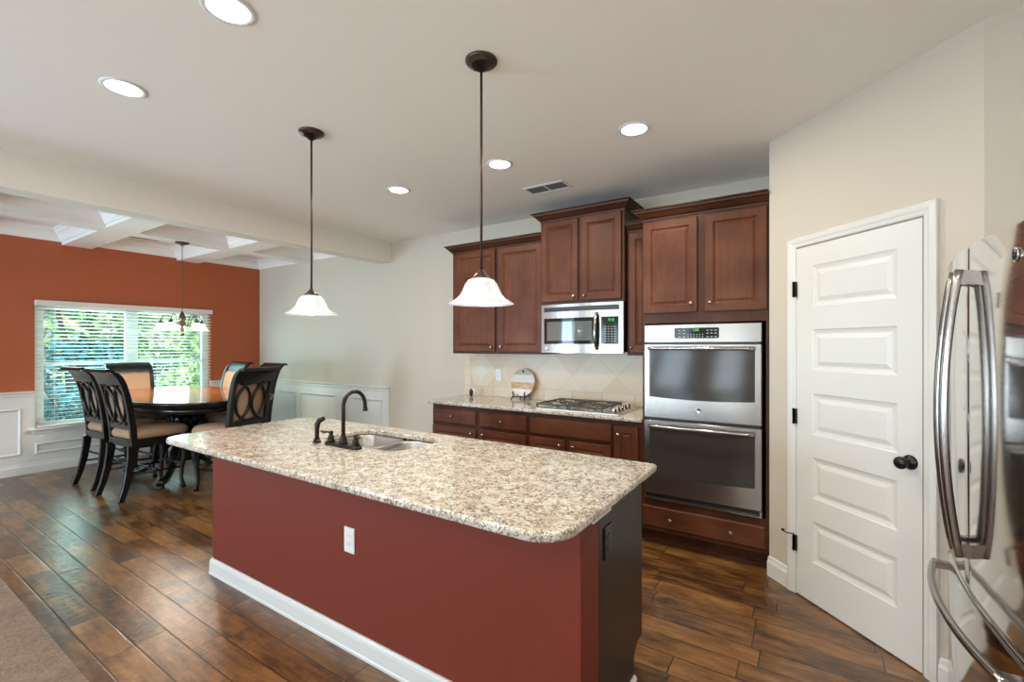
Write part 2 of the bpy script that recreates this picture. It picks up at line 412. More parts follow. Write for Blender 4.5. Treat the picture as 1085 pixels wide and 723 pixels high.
# red dining wall with window opening y 1.47..3.24, z .51..1.93
WY0, WY1, WZ0, WZ1 = 1.44, 3.27, 0.51, 1.93
w = MB(); X0, X1 = LW-0.14, LW
w.box(X0, X1, FW, WY0, 0, 2.95); w.box(X0, X1, WY1, BW, 0, 2.95); w.box(X0, X1, WY0, WY1, 0, WZ0); w.box(X0, X1, WY0, WY1, WZ1, 2.95)
struct('wall_left', w, M_red, 'terracotta red dining wall')
struct('wall_back', MB().box(LW-0.14, RW+0.1, BW, BW+0.12, 0, 2.95), M_wall, 'beige back wall')
struct('wall_right', MB().box(RW, RW+0.1, FW, 2.54, 0, 2.9), M_wall)
w = MB(); xs = [LW-0.14]+[v for r in REAR for v in (r[0]-r[1]/2, r[0]+r[1]/2)]+[RW+0.1]
for i in range(0, 11):
    if i % 2 == 0: w.box(xs[i], xs[i+1], FW-0.12, FW, 0, 2.9)
    else: w.box(xs[i], xs[i+1], FW-0.12, FW, 0, 0.25); w.box(xs[i], xs[i+1], FW-0.12, FW, 2.25, 2.9)
struct('wall_front', w, M_wall)
for i, (a, b) in enumerate([(r[0]-r[1]/2, r[0]+r[1]/2) for r in REAR]):
    f = MB(); f.box(a, b, FW-0.09, FW-0.05, 0.25, 0.31).box(a, b, FW-0.09, FW-0.05, 2.19, 2.25).box(a, a+0.05, FW-0.09, FW-0.05, 0.31, 2.19).box(b-0.05, b, FW-0.09, FW-0.05, 0.31, 2.19).box(a, b, FW-0.09, FW-0.05, 1.42, 1.47)
    f.box((a+b)/2-0.03, (a+b)/2+0.03, FW-0.09, FW-0.05, 0.31, 2.19)
    o = struct('window_%d' % (i+2), f, M_white)
    obj('pane', MB().box(a+0.05, b-0.05, FW-0.072, FW-0.068, 0.31, 2.19), M_glass, o)
# pantry walls
PK = 3.11
w = MB(); w.prism([(-0.225, 3.335), (0.571, 2.539), (0.571, 2.68), (-0.125, 3.376), (-0.125, BW), (-0.225, BW)], 'z', 0, CH)
D0 = Vector((-0.07, 3.18, 0))
struct('wall_pantry', w, M_wall, 'beige diagonal wall holding the pantry door')
struct('wall_fridge', MB().box(0.5705, RW+0.1, 2.540, 2.65, 0, CH), M_wall)
# header beam between kitchen and dining
struct('trim_1', MB().box(-4.60, -4.41, FW, BW, 2.487, 2.95), M_header, 'dropped header beam between kitchen and dining area')
# dining coffered ceiling
DC = 2.82; BB = 2.645
w = MB(); w.box(LW-0.1, -4.5, -0.7, BW+0.1, DC, DC+0.1)
struct('ceiling_dining', w, M_trimceil, 'recessed white ceiling of the dining area')
w = MB()
ycells = [(-0.60, 0.485), (0.755, 1.665), (1.94, 2.845), (3.115, BW)]
xcells = [(LW, -6.21), (-6.0, -4.60)]
w.box(-6.21, -6.0, -0.6, BW, BB, DC)
for a, b in [(-0.75, -0.60), (0.485, 0.755), (1.665, 1.94), (2.845, 3.115)]:
    w.box(LW, -6.21, a, b, BB, DC); w.box(-6.0, -4.60, a, b, BB, DC)
struct('trim_2', w, M_trimceil, 'white coffered ceiling beams', 0.003)
w = MB()
cp = [(0, 2.678), (0.012, 2.678), (0.014, 2.695), (0.024, 2.705), (0.030, 2.722), (0.050, 2.755), (0.072, 2.775), (0.078, 2.79), (0.092, 2.80), (0.095, DC), (0, DC)]
for xa, xb in xcells:
    for ya, yb in ycells: w.sweep([(xa, ya), (xb, ya), (xb, yb), (xa, yb)], cp, closed=True)
struct('trim_3', w, M_trimceil, 'crown moulding inside the ceiling coffers')

# wainscot ---------------------------------------------------------
def pframe(w, M, x0, x1, z0, z1):      # applied rectangular moulding in a wall plane: local x, y(up), z outward
    w.sweep([(x0, z0), (x1, z0), (x1, z1), (x0, z1)], [(0, 0), (0, 0.010), (0.006, 0.016), (0.014, 0.016), (0.022, 0.008), (0.026, 0.005), (0.026, 0)], closed=True, M=M)
def wallM(o, xd, nd):
    M = Matrix.Identity(4); xd = Vector(xd); nd = Vector(nd)
    M.col[0][:3] = xd; M.col[1][:3] = (0, 0, 1); M.col[2][:3] = nd; M.col[3][:3] = o; return M
ML = wallM((LW+0.008, 0, 0), (0, 1, 0), (1, 0, 0))
w = MB()
w.box(LW, LW+0.008, FW, 1.44, 0, 0.93); w.box(LW, LW+0.008, 3.27, BW, 0, 0.93); w.box(LW, LW+0.008, 1.44, 3.27, 0, 0.484)
rail = [(0, 0.862), (0.012, 0.862), (0.014, 0.878), (0.020, 0.884), (0.020, 0.905), (0.034, 0.918), (0.036, 0.936), (0, 0.936)]
base = [(0, 0), (0.018, 0), (0.018, 0.085), (0.012, 0.10), (0.010, 0.118), (0, 0.122)]
for a, b in [(FW, 1.44), (3.27, BW)]: w.prism([(LW+o, h) for o, h in rail], 'y', a, b)
for a, b in [(-1.2, -0.05), (0.06, 1.33), (3.36, 3.90)]: pframe(w, ML, a, b, 0.22, 0.745)
pframe(w, ML, 1.442, 3.25, 0.215, 0.335)
struct('trim_4', w, M_white, 'white wainscot panelling on the red wall')
w = MB().prism([(LW+0.008+o, h) for o, h in base], 'y', FW, BW); struct('baseboard_left', w, M_white)
w = MB()
w.box(LW+0.008, -4.43, BW-0.008, BW, 0, 0.93); w.prism([(BW-0.0-o, h) for o, h in rail], 'x', LW, -4.43)
w.box(-4.475, -4.43, BW-0.016, BW-0.008, 0.0, 0.862)
MBk = wallM((0, BW-0.008, 0), (1, 0, 0), (0, -1, 0))
for a, b in [(-7.30, -6.43), (-6.315, -5.497), (-5.375, -4.566)]: pframe(w, MBk, a, b, 0.22, 0.77)
struct('trim_5', w, M_white, 'white wainscot panelling on the back wall of the dining area')
w = MB().prism([(BW-0.008-o, h) for o, h in base], 'x', LW, -4.43).prism([(BW-o, h) for o, h in base], 'x', -4.43, -3.13); struct('baseboard_back', w, M_white)
# window_1 in the red wall
w = MB()
fx0, fx1 = LW-0.11, LW-0.05
ym = (WY0+WY1)/2
w.box(fx0, fx1, WY0, WY1, WZ1-0.05, WZ1).box(fx0, fx1, WY0, WY1, WZ0, WZ0+0.05)
for a, b in [(WY0, WY0+0.085), (WY1-0.085, WY1), (ym-0.065, ym+0.065)]: w.box(fx0, fx1, a, b, WZ0+0.05, WZ1-0.05)
for a, b in [(WY0+0.085, ym-0.065), (ym+0.065, WY1-0.085)]:
    w.box(fx0, fx1-0.01, a, b, 1.215, 1.255)
win = struct('window_1', w, M_white, 'wide white double window in the red dining wall', 0.002)
for a, b in [(WY0+0.085, ym-0.065), (ym+0.065, WY1-0.085)]:
    obj('pane', MB().box(LW-0.082, LW-0.078, a, b, WZ0+0.05, 1.215), M_glass, win)
    obj('pane', MB().box(LW-0.082, LW-0.078, a, b, 1.255, WZ1-0.05), M_glass, win)
w = MB(); w.box(LW-0.05, LW+0.055, 1.385, 3.325, 0.484, 0.508); w.box(LW+0.0, LW+0.024, 1.42, 3.29, 0.445, 0.484)
obj('window_sill', w, M_white, win, 0.004)
# blind
bl = thing('window_blind', 'white horizontal slat blind hanging across the wide dining window', 'blind', (LW+0.03, 2.355, 1.92))
w = MB().box(LW+0.002, LW+0.075, 1.435, 3.275, 1.912, 1.975); obj('valance', w, M_white, bl, 0.004)
w = MB(); nz = 31
for i in range(nz):
    z = 0.575+i*(1.885-0.575)/(nz-1)
    M = Matrix.Translation((LW+0.036, 0, z)) @ Matrix.Rotation(math.radians(-8), 4, 'Y')
    w.box(-0.025, 0.025, 1.447, 3.263, -0.0014, 0.0014, M)
obj('slats', w, M_plastic, bl)
w = MB().box(LW+0.012, LW+0.060, 1.447, 3.263, 0.512, 0.532); obj('bottom_rail', w, M_white, bl, 0.003)
w = MB()
for y in (1.60, 2.10, 2.60, 3.10):
    w.tube([(LW+0.062, y, 0.53), (LW+0.062, y, 1.91)], 0.0012, 5).tube([(LW+0.010, y, 0.53), (LW+0.010, y, 1.91)], 0.0012, 5)
obj('cord', w, M_plastic, bl)

# pantry door ------------------------------------------------------
DW, DH = 0.692, 2.015
dr = bpy.data.objects.new('door_1', None); C.objects.link(dr); dr.location = D0; dr.rotation_euler = (0, 0, -PI/4)
dr['kind'] = 'structure'; dr['label'] = 'white five-panel pantry door in the diagonal wall'
w = MB(); yf = -0.012
F = lambda x, z, d: (x, yf-d, z)
x0, x1, z0, z1 = 0.004, DW-0.004, 0.008, DH
px0, px1 = 0.112, 0.580
pz = [(0.233+0.3592*i, 0.233+0.3592*i+0.232) for i in range(5)]
# stiles & rails as one coplanar front
w.box(x0, px0, yf, yf+0.009, z0, z1); w.box(px1, x1, yf, yf+0.009, z0, z1)
edges = [z0]+[v for p in pz for v in p]+[z1]
for i in range(0, len(edges), 2): w.box(px0, px1, yf, yf+0.009, edges[i], edges[i+1])
for a, b in pz: w.nest(F, px0, px1, a, b, [(0, 0), (0.006, -0.004), (0.022, -0.0085), (0.030, -0.0085), (0.052, -0.002), (0.056, -0.002)])
obj('door_panel', w, M_white, dr, local=True)
w = MB(); cprof = [(0, 0), (0, 0.010), (0.006, 0.014), (0.020, 0.016), (0.030, 0.020), (0.050, 0.022), (0.057, 0.018), (0.057, 0)]
Mc = Matrix(((1,0,0,0),(0,0,-1,0),(0,1,0,0),(0,0,0,1)))
w.sweep([(0, 0), (0, DH+0.008), (DW, DH+0.008), (DW, 0)], [(o, h+0.001) for o, h in cprof], M=Mc)
obj('door_casing', w, M_white, dr, local=True)
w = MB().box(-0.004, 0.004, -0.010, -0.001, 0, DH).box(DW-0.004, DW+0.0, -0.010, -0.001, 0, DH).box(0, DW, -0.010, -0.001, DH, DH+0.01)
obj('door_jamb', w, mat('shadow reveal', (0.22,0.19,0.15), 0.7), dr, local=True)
for hz in (0.30, 1.04, 1.78):
    h = obj('hinge', MB().lathe([(0.0065, hz-0.045), (0.0065, hz+0.045)], (0.002, -0.030, 0), 10).box(-0.008, 0.012, -0.0275, -0.013, hz-0.043, hz+0.043), M_bronze, dr, local=True)
    if hz == 0.30:
        w = MB().tube([(0.002, -0.030, 0.352), (-0.012, -0.062, 0.354), (-0.034, -0.070, 0.360), (-0.060, -0.050, 0.352)], 0.0035, 8)
        w.lathe([(0.004, 0.356), (0.009, 0.360), (0.009, 0.368), (0.003, 0.372)], (-0.034, -0.070, 0), 10)
        obj('door_stop', w, M_bronze, dr, local=True)
Mk = Matrix.Translation((0.638, yf, 0.925)) @ Matrix.Rotation(PI/2, 4, 'X')
w = MB().lathe([(0.0, -0.001), (0.033, -0.001), (0.033, 0.004), (0.029, 0.009), (0.016, 0.013), (0.011, 0.020), (0.011, 0.032), (0.016, 0.037), (0.026, 0.045), (0.0285, 0.055), (0.026, 0.065), (0.016, 0.072), (0.0, 0.074)], M=Mk, n=28)
obj('door_handle', w, M_bronze, dr, local=True)
w = MB()
def bb_path(p, q):
    w.sweep([p, q], base)
bb_path((-0.1125, 3.2225), (-0.225, 3.335)); bb_path((0.571, 2.539), (0.4625, 2.6475))
struct('baseboard_pantry', w, M_white)

# backsplash tile (fixed to the wall)
struct('trim_6', MB().box(-3.22, -1.045, BW-0.010, BW, 0.914, 1.372).box(-2.04, -1.27, BW-0.010, BW, 1.372, 1.42), M_tile, 'travertine tile backsplash set diagonally behind the cooktop')

# exterior ---------------------------------------------------------
M_soil = mat('pale mulch and lawn', (0.42, 0.45, 0.40), 0.9)
t_ = NT(M_soil); t_.col(t_.ramp(t_.noise(t_.pos(), 3, 6, 0.7), [(0.35, (0.10, 0.16, 0.07)), (0.6, (0.40, 0.42, 0.42))]))
struct('ground', MB().box(-40, LW-0.2, -25, 30, -0.5, -0.4), M_soil, 'garden ground outside the dining window')
M_bark = mat('grey bark', (0.12, 0.10, 0.08), 0.9)
def leafm(name, a, b):
    m = mat(name, a, 0.55); t = NT(m)
    r = t.n('ShaderNodeObjectInfo'); n = t.noise(t.pos(), 5.0, 3, 0.7)
    t.col(t.ramp(n, [(0.35, a), (0.65, b)]))
    t.b.inputs['Subsurface Weight'].default_value = 0.0
    return m
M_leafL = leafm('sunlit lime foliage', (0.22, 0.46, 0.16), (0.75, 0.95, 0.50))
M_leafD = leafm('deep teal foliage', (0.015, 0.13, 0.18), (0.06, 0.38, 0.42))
def leaves(w, c, rx, ry, rz, n, s, shell=0.5):
    for _ in range(n):
        while True:
            d = Vector((random.uniform(-1,1), random.uniform(-1,1), random.uniform(-1,1)))
            if shell < d.length < 1: break
        p = Vector((c[0]+d.x*rx, c[1]+d.y*ry, c[2]+d.z*rz))
        a = Vector((random.gauss(0,1), random.gauss(0,1), random.gauss(0,1))).normalized()
        b = a.cross(Vector((random.gauss(0,1), random.gauss(0,1), random.gauss(0,1)))).normalized()
        k = s*random.uniform(0.6, 1.4)
        w.add([p-a*k, p+b*k*0.5, p+a*k, p-b*k*0.5], [(0,1,2,3)])
def tree(x, y, h, r, label, mat_leaf=None, n=2200, s=0.12, trunks=3):
    t = thing('garden_tree', label, 'tree', (x, y, -0.4), 0, None)
    w = MB()
    tips = []
    for k in range(trunks):
        a = 2*PI*k/trunks+random.random(); tip = Vector((x+math.cos(a)*r*0.45, y+math.sin(a)*r*0.5, h*0.8))
        mid = Vector((x+math.cos(a)*r*0.14, y+math.sin(a)*r*0.16, h*0.4))
        w.tube([(x+0.05*math.cos(a), y+0.05*math.sin(a), -0.4), mid, tip], [0.07, 0.05, 0.02], 7)
        for q in range(3):
            e = tip+Vector((random.uniform(-.6,.6), random.uniform(-.8,.8), random.uniform(-.8,.5)))
            w.tube([mid.lerp(tip, 0.4+0.2*q), e], [0.025, 0.008], 5)
    obj('trunk', w, M_bark, t)
    w = MB()
    for k in range(9):
        c = (x+random.uniform(-.5,.5)*r, y+random.uniform(-.8,.8)*r, h*random.uniform(0.35, 1.0))
        leaves(w, c, r*0.55, r*0.6, r*0.5, n//9, s, 0.2)
    obj('foliage', w, mat_leaf or M_leafL, t)
tree(-12.9, 3.1, 3.8, 1.15, 'tall lime-green tree straight behind the left window pane')
tree(-15.0, 6.6, 3.8, 1.3, 'tall lime-green tree outside, behind the chandelier')
tree(-13.2, 9.6, 3.4, 1.3, 'lime-green tree furthest right through the dining window')
tree(-13.6, -0.6, 4.0, 1.3, 'lime-green tree at far left through the dining window')
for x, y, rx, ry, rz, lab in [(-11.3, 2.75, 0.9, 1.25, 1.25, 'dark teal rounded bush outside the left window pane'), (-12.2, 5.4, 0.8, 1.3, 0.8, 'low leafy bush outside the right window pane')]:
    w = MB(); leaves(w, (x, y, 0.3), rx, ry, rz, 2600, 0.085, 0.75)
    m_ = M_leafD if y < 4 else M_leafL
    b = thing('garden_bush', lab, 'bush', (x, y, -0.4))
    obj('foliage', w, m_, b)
    w = MB()
    for k in range(6): w.tube([(x, y, -0.4), (x+random.uniform(-.5,.5)*rx, y+random.uniform(-.6,.6)*ry, 0.6*rz)], [0.03, 0.01], 6)
    obj('stem', w, M_bark, b)
# hedge row closing the background
hd = thing('hedge', 'tall bright green hedge closing off the garden in the distance', 'hedge', (-17.5, 4, -0.4))
w = MB()
for k in range(22):
    leaves(w, (-17.5+random.uniform(-.4,.4), -3.5+k*0.85, random.choice((0.8, 2.2, 3.6, 4.8))), 0.9, 1.1, 1.3, 330, 0.16, 0.1)
for k in range(22):
    leaves(w, (-17.9, -3.5+k*0.85, 1.6+(k % 3)*1.3), 0.7, 1.1, 1.4, 250, 0.16, 0.1)
obj('foliage', w, M_leafL, hd)
w = MB()
for k in range(12): w.tube([(-17.7, -3.5+k*1.6, -0.4), (-17.7, -3.5+k*1.6+0.2, 4.5)], [0.06, 0.02], 6)
obj('stem', w, M_bark, hd)

# ------------------------------------------------------------------ KITCHEN ISLAND
IX0, IX1 = -3.20, -0.648
isl = thing('kitchen_island', 'long kitchen island with brick-red painted front under granite top', 'kitchen island', (-1.92, 1.75, 0))
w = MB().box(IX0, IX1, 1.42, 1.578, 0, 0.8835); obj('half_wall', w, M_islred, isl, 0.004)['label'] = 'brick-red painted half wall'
w = MB()
# espresso end panel with toe-kick notch
poly = [(1.578, 0), (1.97, 0), (1.97, 0.10), (2.015, 0.138), (2.078, 0.138), (2.078, 0.8835), (1.578, 0.8835)]
w.prism(poly, 'x', IX1-0.02, IX1); w.prism(poly, 'x', IX0, IX0+0.02)
w.box(IX0+0.02, IX1-0.02, 1.955, 1.97, 0, 0.138)
obj('end_panel', w, M_espresso, isl, 0.001)['label'] = 'dark espresso end panels'
w = MB()
fr = [IX0+0.02, IX0+0.62, IX0+1.42, IX0+2.0, IX1-0.02]
w.box(fr[0], fr[-1], 2.058, 2.078, 0.138, 0.18).box(fr[0], fr[-1], 2.058, 2.078, 0.835, 0.8835)
for x in fr: w.box(max(x-0.025, fr[0]), min(x+0.025, fr[-1]), 2.058, 2.078, 0.18, 0.835)
obj('face_frame', w, M_cherryD, isl)
RP = [(0, 0), (0, 0.016), (0.003, 0.019), (0.052, 0.019), (0.057, 0.013), (0.064, 0.010), (0.082, 0.016), (0.086, 0.016)]
for a, b in zip(fr[:-1], fr[1:]):
    w = MB().nest(lambda x, z, d: (x, 2.079+d, z), a+0.012, b-0.012, 0.16, 0.86, RP); d_ = obj('door', w, M_cherry, isl)
    w = MB().lathe([(0.006, 0), (0.006, 0.014), (0.014, 0.02), (0.014, 0.026), (0.0, 0.03)], M=Matrix.Translation((b-0.05, 2.098, 0.79)) @ Matrix.Rotation(-PI/2, 4, 'X'), n=14); obj('knob', w, M_knob, d_)
w = MB(); bp = [(-0.001, 0), (0.016, 0), (0.016, 0.012), (0.013, 0.018), (0.013, 0.075), (0.010, 0.088), (0.006, 0.095), (0.005, 0.102), (-0.001, 0.102)]
w.sweep([(IX1, 1.42), (IX0, 1.42), (IX0, 1.578)], bp); obj('baseboard', w, M_white, isl)
w = MB().prism([(IX1, 0), (IX1+0.014, 0), (IX1+0.012, 0.01), (IX1+0.006, 0.018), (IX1, 0.020)], 'y', 1.578, 1.97); obj('shoe_moulding', w, M_white, isl)
w = MB().box(IX1+0.0005, IX1+0.047, 1.418, 1.575, 0.862, 0.8835); obj('cap_trim', w, M_white, isl, 0.001)['label'] = 'thin white trim strip under the granite'
# sink + faucet positions
SX0, SX1, SY0, SY1 = -2.40, -1.755, 1.625, 1.985
outer = rrect(-3.20, -0.584, 1.135, 2.115, [0.11, 0.12, 0.03, 0.10], 10)
hole = rrect(SX0, SX1, SY0, SY1, 0.09, 8)
me = curve_mesh([outer, hole], 0.884, 0.914, 0.008, M_granite, 'island_countertop')
o = bpy.data.objects.new('island_countertop', me); C.objects.link(o)
tag(o, 'large speckled cream granite slab topping the red island', 'countertop')
snk = thing('sink', 'stainless double-bowl undermount sink set in the island granite', 'sink', ((SX0+SX1)/2, (SY0+SY1)/2, 0.70))
def basin(name, x0, x1, y0, y1, depth, r):
    w = MB(); zt = 0.883
    def ring(i, z): return [(p[0], p[1], z) for p in rrect(x0+i, x1-i, y0+i, y1-i, max(r-i, 0.012), 6)]
    w.loft([ring(-0.012, zt-0.002), ring(-0.012, zt), ring(0.0, zt), ring(0.004, zt-0.006), ring(0.008, zt-depth+0.03), ring(0.018, zt-depth+0.008), ring(0.04, zt-depth), ring(0.10, zt-depth-0.004)], cap=False)
    b = ring(0.10, zt-depth-0.004); w.add(b, [tuple(range(len(b)))])
    b_ = obj(name, w, M_sink, snk)
    cx, cy = (x0+x1)/2, (y0+y1)/2
    w = MB().lathe([(0.045, 0.0), (0.042, 0.004), (0.030, 0.002), (0.028, -0.001), (0.0, -0.001)], (cx, cy, zt-depth-0.002), 24); obj('drain', w, M_chrome, b_)
basin('bowl', SX0+0.006, -2.045, SY0+0.004, SY1-0.004, 0.19, 0.075)
basin('bowl', -2.02, SX1-0.006, SY0+0.004, SY1-0.004, 0.15, 0.075)
obj('divider', MB().box(-2.050, -2.015, SY0-0.004, SY1+0.004, 0.858, 0.8815), M_sink, snk, 0.004)
fc = thing('faucet', 'dark bronze gooseneck faucet with two lever handles by the sink', 'faucet', (-2.085, 1.562, 0.914))
w = MB(); pl = rrect(-2.225, -1.950, 1.535, 1.589, 0.026, 6)
w.loft([[(p[0], p[1], 0.9145) for p in pl], [(p[0], p[1], 0.926) for p in pl], [(-2.0875+(p[0]+2.0875)*0.97, 1.562+(p[1]-1.562)*0.85, 0.931) for p in pl]], smooth=False)
obj('base_plate', w, M_bronze, fc)
w = MB().lathe([(0.022, 0), (0.022, 0.008), (0.019, 0.012), (0.017, 0.03), (0.0135, 0.042), (0.011, 0.05)], (-2.085, 1.562, 0.930), 20)
pts = [(-2.085, 1.562, 0.96), (-2.085, 1.562, 1.13)]
for k in range(1, 13):
    a = PI-k/12*PI*1.02; pts.append((-2.085+0.012*k/12, 1.562+0.066+0.066*math.cos(a), 1.13+0.072*math.sin(a)))
pts.append((-2.073, 1.695, 1.105))
w.tube(pts, [0.0105]*len(pts), 14).lathe([(0.013, 0), (0.014, 0.004), (0.013, 0.018), (0.0115, 0.020)], (-2.073, 1.6955, 1.090), 16)
obj('spout', w, M_bronze, fc)
for hx, sg in ((-2.19, -1), (-1.985, 1)):
    w = MB().lathe([(0.021, 0), (0.021, 0.007), (0.017, 0.012), (0.016, 0.028), (0.012, 0.034), (0.010, 0.044), (0.013, 0.048), (0.012, 0.056), (0.004, 0.060)], (hx, 1.562, 0.930), 18)
    w.tube([(hx, 1.562, 0.978), (hx+sg*0.020, 1.555, 0.982), (hx+sg*0.040, 1.548, 0.979), (hx+sg*0.058, 1.542, 0.984)], [0.006, 0.0055, 0.008, 0.006], 10)
    obj('lever_handle', w, M_bronze, fc)
sp = thing('side_sprayer', 'dark bronze pull-out sprayer standing left of the faucet', 'sprayer', (-2.30, 1.552, 0.914))
w = MB().lathe([(0.024, 0.0005), (0.024, 0.006), (0.016, 0.010), (0.015, 0.022)], (-2.30, 1.552, 0.914), 18); obj('holder', w, M_bronze, sp)
w = MB().tube([(-2.30, 1.552, 0.93), (-2.30, 1.552, 0.985), (-2.300, 1.553, 1.015), (-2.292, 1.560, 1.035), (-2.268, 1.575, 1.048)], [0.011, 0.0125, 0.0155, 0.015, 0.011], 14); obj('spray_head', w, M_bronze, sp)

def outlet(name, label, M, plate_mat, sock_mat, toggle=False):
    t = thing(name, label, 'outlet', (0,0,0)); t.matrix_world = M
    w = MB().nest(lambda x, z, d: (x, -d, z), -0.037, 0.037, -0.06, 0.06, [(0, 0.0005), (0, 0.004), (0.004, 0.0065)])
    obj('cover_plate', w, plate_mat, t, local=True)
    for dz in (-0.02, 0.02):
        w = MB().lathe([(0.0, 0.0055), (0.0165, 0.0055), (0.0165, 0.0085), (0.0, 0.0085)], M=Matrix.Translation((0, 0, dz)) @ Matrix.Rotation(PI/2, 4, 'X'), n=20, smooth=False, sy=0.85)
        s_ = obj('socket', w, sock_mat, t, local=True)
        w = MB().box(-0.008, -0.006, -0.0088, -0.0084, dz-0.001, dz+0.007).box(0.006, 0.008, -0.0088, -0.0084, dz-0.001, dz+0.007)
        obj('slot', w, M_black if plate_mat is M_plastic else M_keys, s_, local=True)
    return t
outlet('wall_outlet', 'white outlet on the red front of the island', Matrix.Translation((-1.845, 1.419, 0.525)), M_plastic, M_plastic)
outlet('wall_outlet', 'black outlet on the dark end panel of the island', Matrix.Translation((IX1+0.001, 1.655, 0.712)) @ Matrix.Rotation(PI/2, 4, 'Z'), M_blackplastic, M_blackplastic)
outlet('wall_outlet', 'small white outlet on the tile behind the round board', Matrix.Translation((-2.76, BW-0.011, 1.145)), M_plastic, M_plastic)

# ------------------------------------------------------------------ CABINETS along the back wall
def knob(parent, x, y, z):
    w = MB().lathe([(0.006, 0), (0.005, 0.012), (0.012, 0.017), (0.0145, 0.022), (0.012, 0.027), (0.0, 0.030)], M=Matrix.Translation((x, y, z)) @ Matrix.Rotation(PI/2, 4, 'X'), n=16)
    return obj('knob', w, M_knob, parent)
def pdoor(parent, x0, x1, z0, z1, y, kx=None, kz=None, name='door'):
    w = MB().nest(lambda x, z, d: (x, y-d, z), x0, x1, z0, z1, RP)
    d = obj(name, w, M_cherry, parent)
    if kx is not None: knob(d, kx, y-0.019, kz)
    return d
def drawer(parent, x0, x1, z0, z1, y, ks, name='drawer'):
    w = MB().nest(lambda x, z, d: (x, y-d, z), x0, x1, z0, z1, [(0, 0), (0, 0.012), (0.010, 0.019), (0.012, 0.019)])
    d = obj(name, w, M_cherryH, parent)
    for kx in ks: knob(d, kx, y-0.019, (z0+z1)/2)
    return d
crownp = [(0, 0), (0.006, 0), (0.008, 0.012), (0.020, 0.020), (0.040, 0.044), (0.052, 0.052), (0.056, 0.066), (0.070, 0.068), (0.070, 0.076), (0, 0.076)]
def crown(parent, x0, x1, yf, yb, z, sides='LR'):
    pth = []
    if 'R' in sides: pth.append((x1, yb))
    pth += [(x1, yf), (x0, yf)]
    if 'L' in sides: pth.append((x0, yb))
    w = MB().sweep(pth, [(o-0.002, h+z) for o, h in crownp])
    w.box(x0, x1, yf, yb, z+0.060, z+0.074)
    return obj('crown_moulding', w, cherryCrown, parent)
cherryCrown = cherry('cherry stained crown', 'x', 0.55)
def upper(label, x0, x1, yf, z0, z1, doors, kz, sides):
    t = thing('wall_cabinet', label, 'cabinet', ((x0+x1)/2, BW, z0))
    w = MB().box(x0, x1, yf, BW, z0, z1); obj('carcass', w, M_cherryD, t, 0.001)
    for a, b, kx in doors: pdoor(t, a, b, z0+0.022, z1-0.012, yf, kx, kz)
    crown(t, x0, x1, yf-0.002, BW, z1-0.004, sides)
    return t
yu = 3.668
upper('left cherry wall cabinet with two doors, behind the right pendant', -3.115, -2.045, yu, 1.372, 2.400, [(-3.085, -2.575, -2.612), (-2.535, -2.055, -2.498)], 1.435, 'L')
upper('tallest-set cherry wall cabinet with two doors above the microwave', -2.040, -1.268, 3.612, 1.815, 2.555, [(-2.022, -1.672, -1.705), (-1.640, -1.290, -1.605)], 1.875, 'LR')
upper('narrow single-door cherry wall cabinet between microwave and oven cabinet', -1.262, -1.046, yu, 1.372, 2.375, [(-1.245, -1.062, -1.222)], 1.435, '')
# base cabinets
yb_ = 3.385
def basecab(label, x0, x1):
    t = thing('base_cabinet', label, 'cabinet', ((x0+x1)/2, BW, 0))
    w = MB().box(x0, x1, yb_, BW-0.004, 0.10, 0.8835).box(x0, x1, yb_+0.07, BW-0.004, 0, 0.10); obj('carcass', w, M_cherryD, t, 0.001)
    return t
t = basecab('left cherry base cabinet with two drawers over two doors', -3.130, -2.035)
drawer(t, -3.122, -2.592, 0.708, 0.846, yb_, [-2.87]); drawer(t, -2.548, -2.050, 0.708, 0.846, yb_, [-2.30])
pdoor(t, -3.122, -2.592, 0.125, 0.680, yb_, -2.635, 0.640); pdoor(t, -2.548, -2.050, 0.125, 0.680, yb_, -2.505, 0.640)
t = basecab('cherry base cabinet under the cooktop with one wide blank drawer front', -2.034, -1.278)
drawer(t, -2.012, -1.290, 0.708, 0.846, yb_, [], 'drawer_front')
pdoor(t, -2.012, -1.685, 0.125, 0.680, yb_, -1.720, 0.640); pdoor(t, -1.640, -1.290, 0.125, 0.680, yb_, -1.605, 0.640)
t = basecab('narrow cherry base cabinet with one tall door beside the ovens', -1.277, -1.046)
pdoor(t, -1.262, -1.078, 0.125, 0.846, yb_, -1.226, 0.780)
# countertop along wall
me = curve_mesh([rrect(-3.185, -1.046, 3.348, BW-0.011, [0.012, 0.004, 0.004, 0.004], 3)], 0.884, 0.914, 0.008, M_granite, 'wall_countertop')
o = bpy.data.objects.new('wall_countertop', me); C.objects.link(o); tag(o, 'narrow granite counter along the back wall under the tile', 'countertop')

# oven cabinet
OX0, OX1, OY = -1.044, -0.229, 3.372
t = thing('oven_cabinet', 'tall cherry cabinet housing the double wall oven', 'cabinet', ((OX0+OX1)/2, BW, 0))
w = MB()
w.box(OX0, OX0+0.018, OY, BW-0.004, 0.11, 2.375).box(OX1-0.018, OX1, OY, BW-0.004, 0.11, 2.375)
w.box(OX0+0.018, OX1-0.018, OY, BW-0.004, 1.612, 2.375).box(OX0+0.018, OX1-0.018, OY, BW-0.004, 0.11, 0.335).box(OX0, OX1, OY+0.07, BW-0.004, 0, 0.11)
w.box(OX0+0.018, OX1-0.018, BW-0.02, BW-0.004, 0.335, 1.612)
obj('carcass', w, M_cherryD, t, 0.001)
pdoor(t, OX0+0.012, -0.662, 1.685, 2.345, OY, -0.700, 1.745); pdoor(t, -0.612, OX1-0.012, 1.685, 2.345, OY, -0.575, 1.745)
drawer(t, OX0+0.006, OX1-0.018, 0.140, 0.290, OY, [-0.84, -0.45])
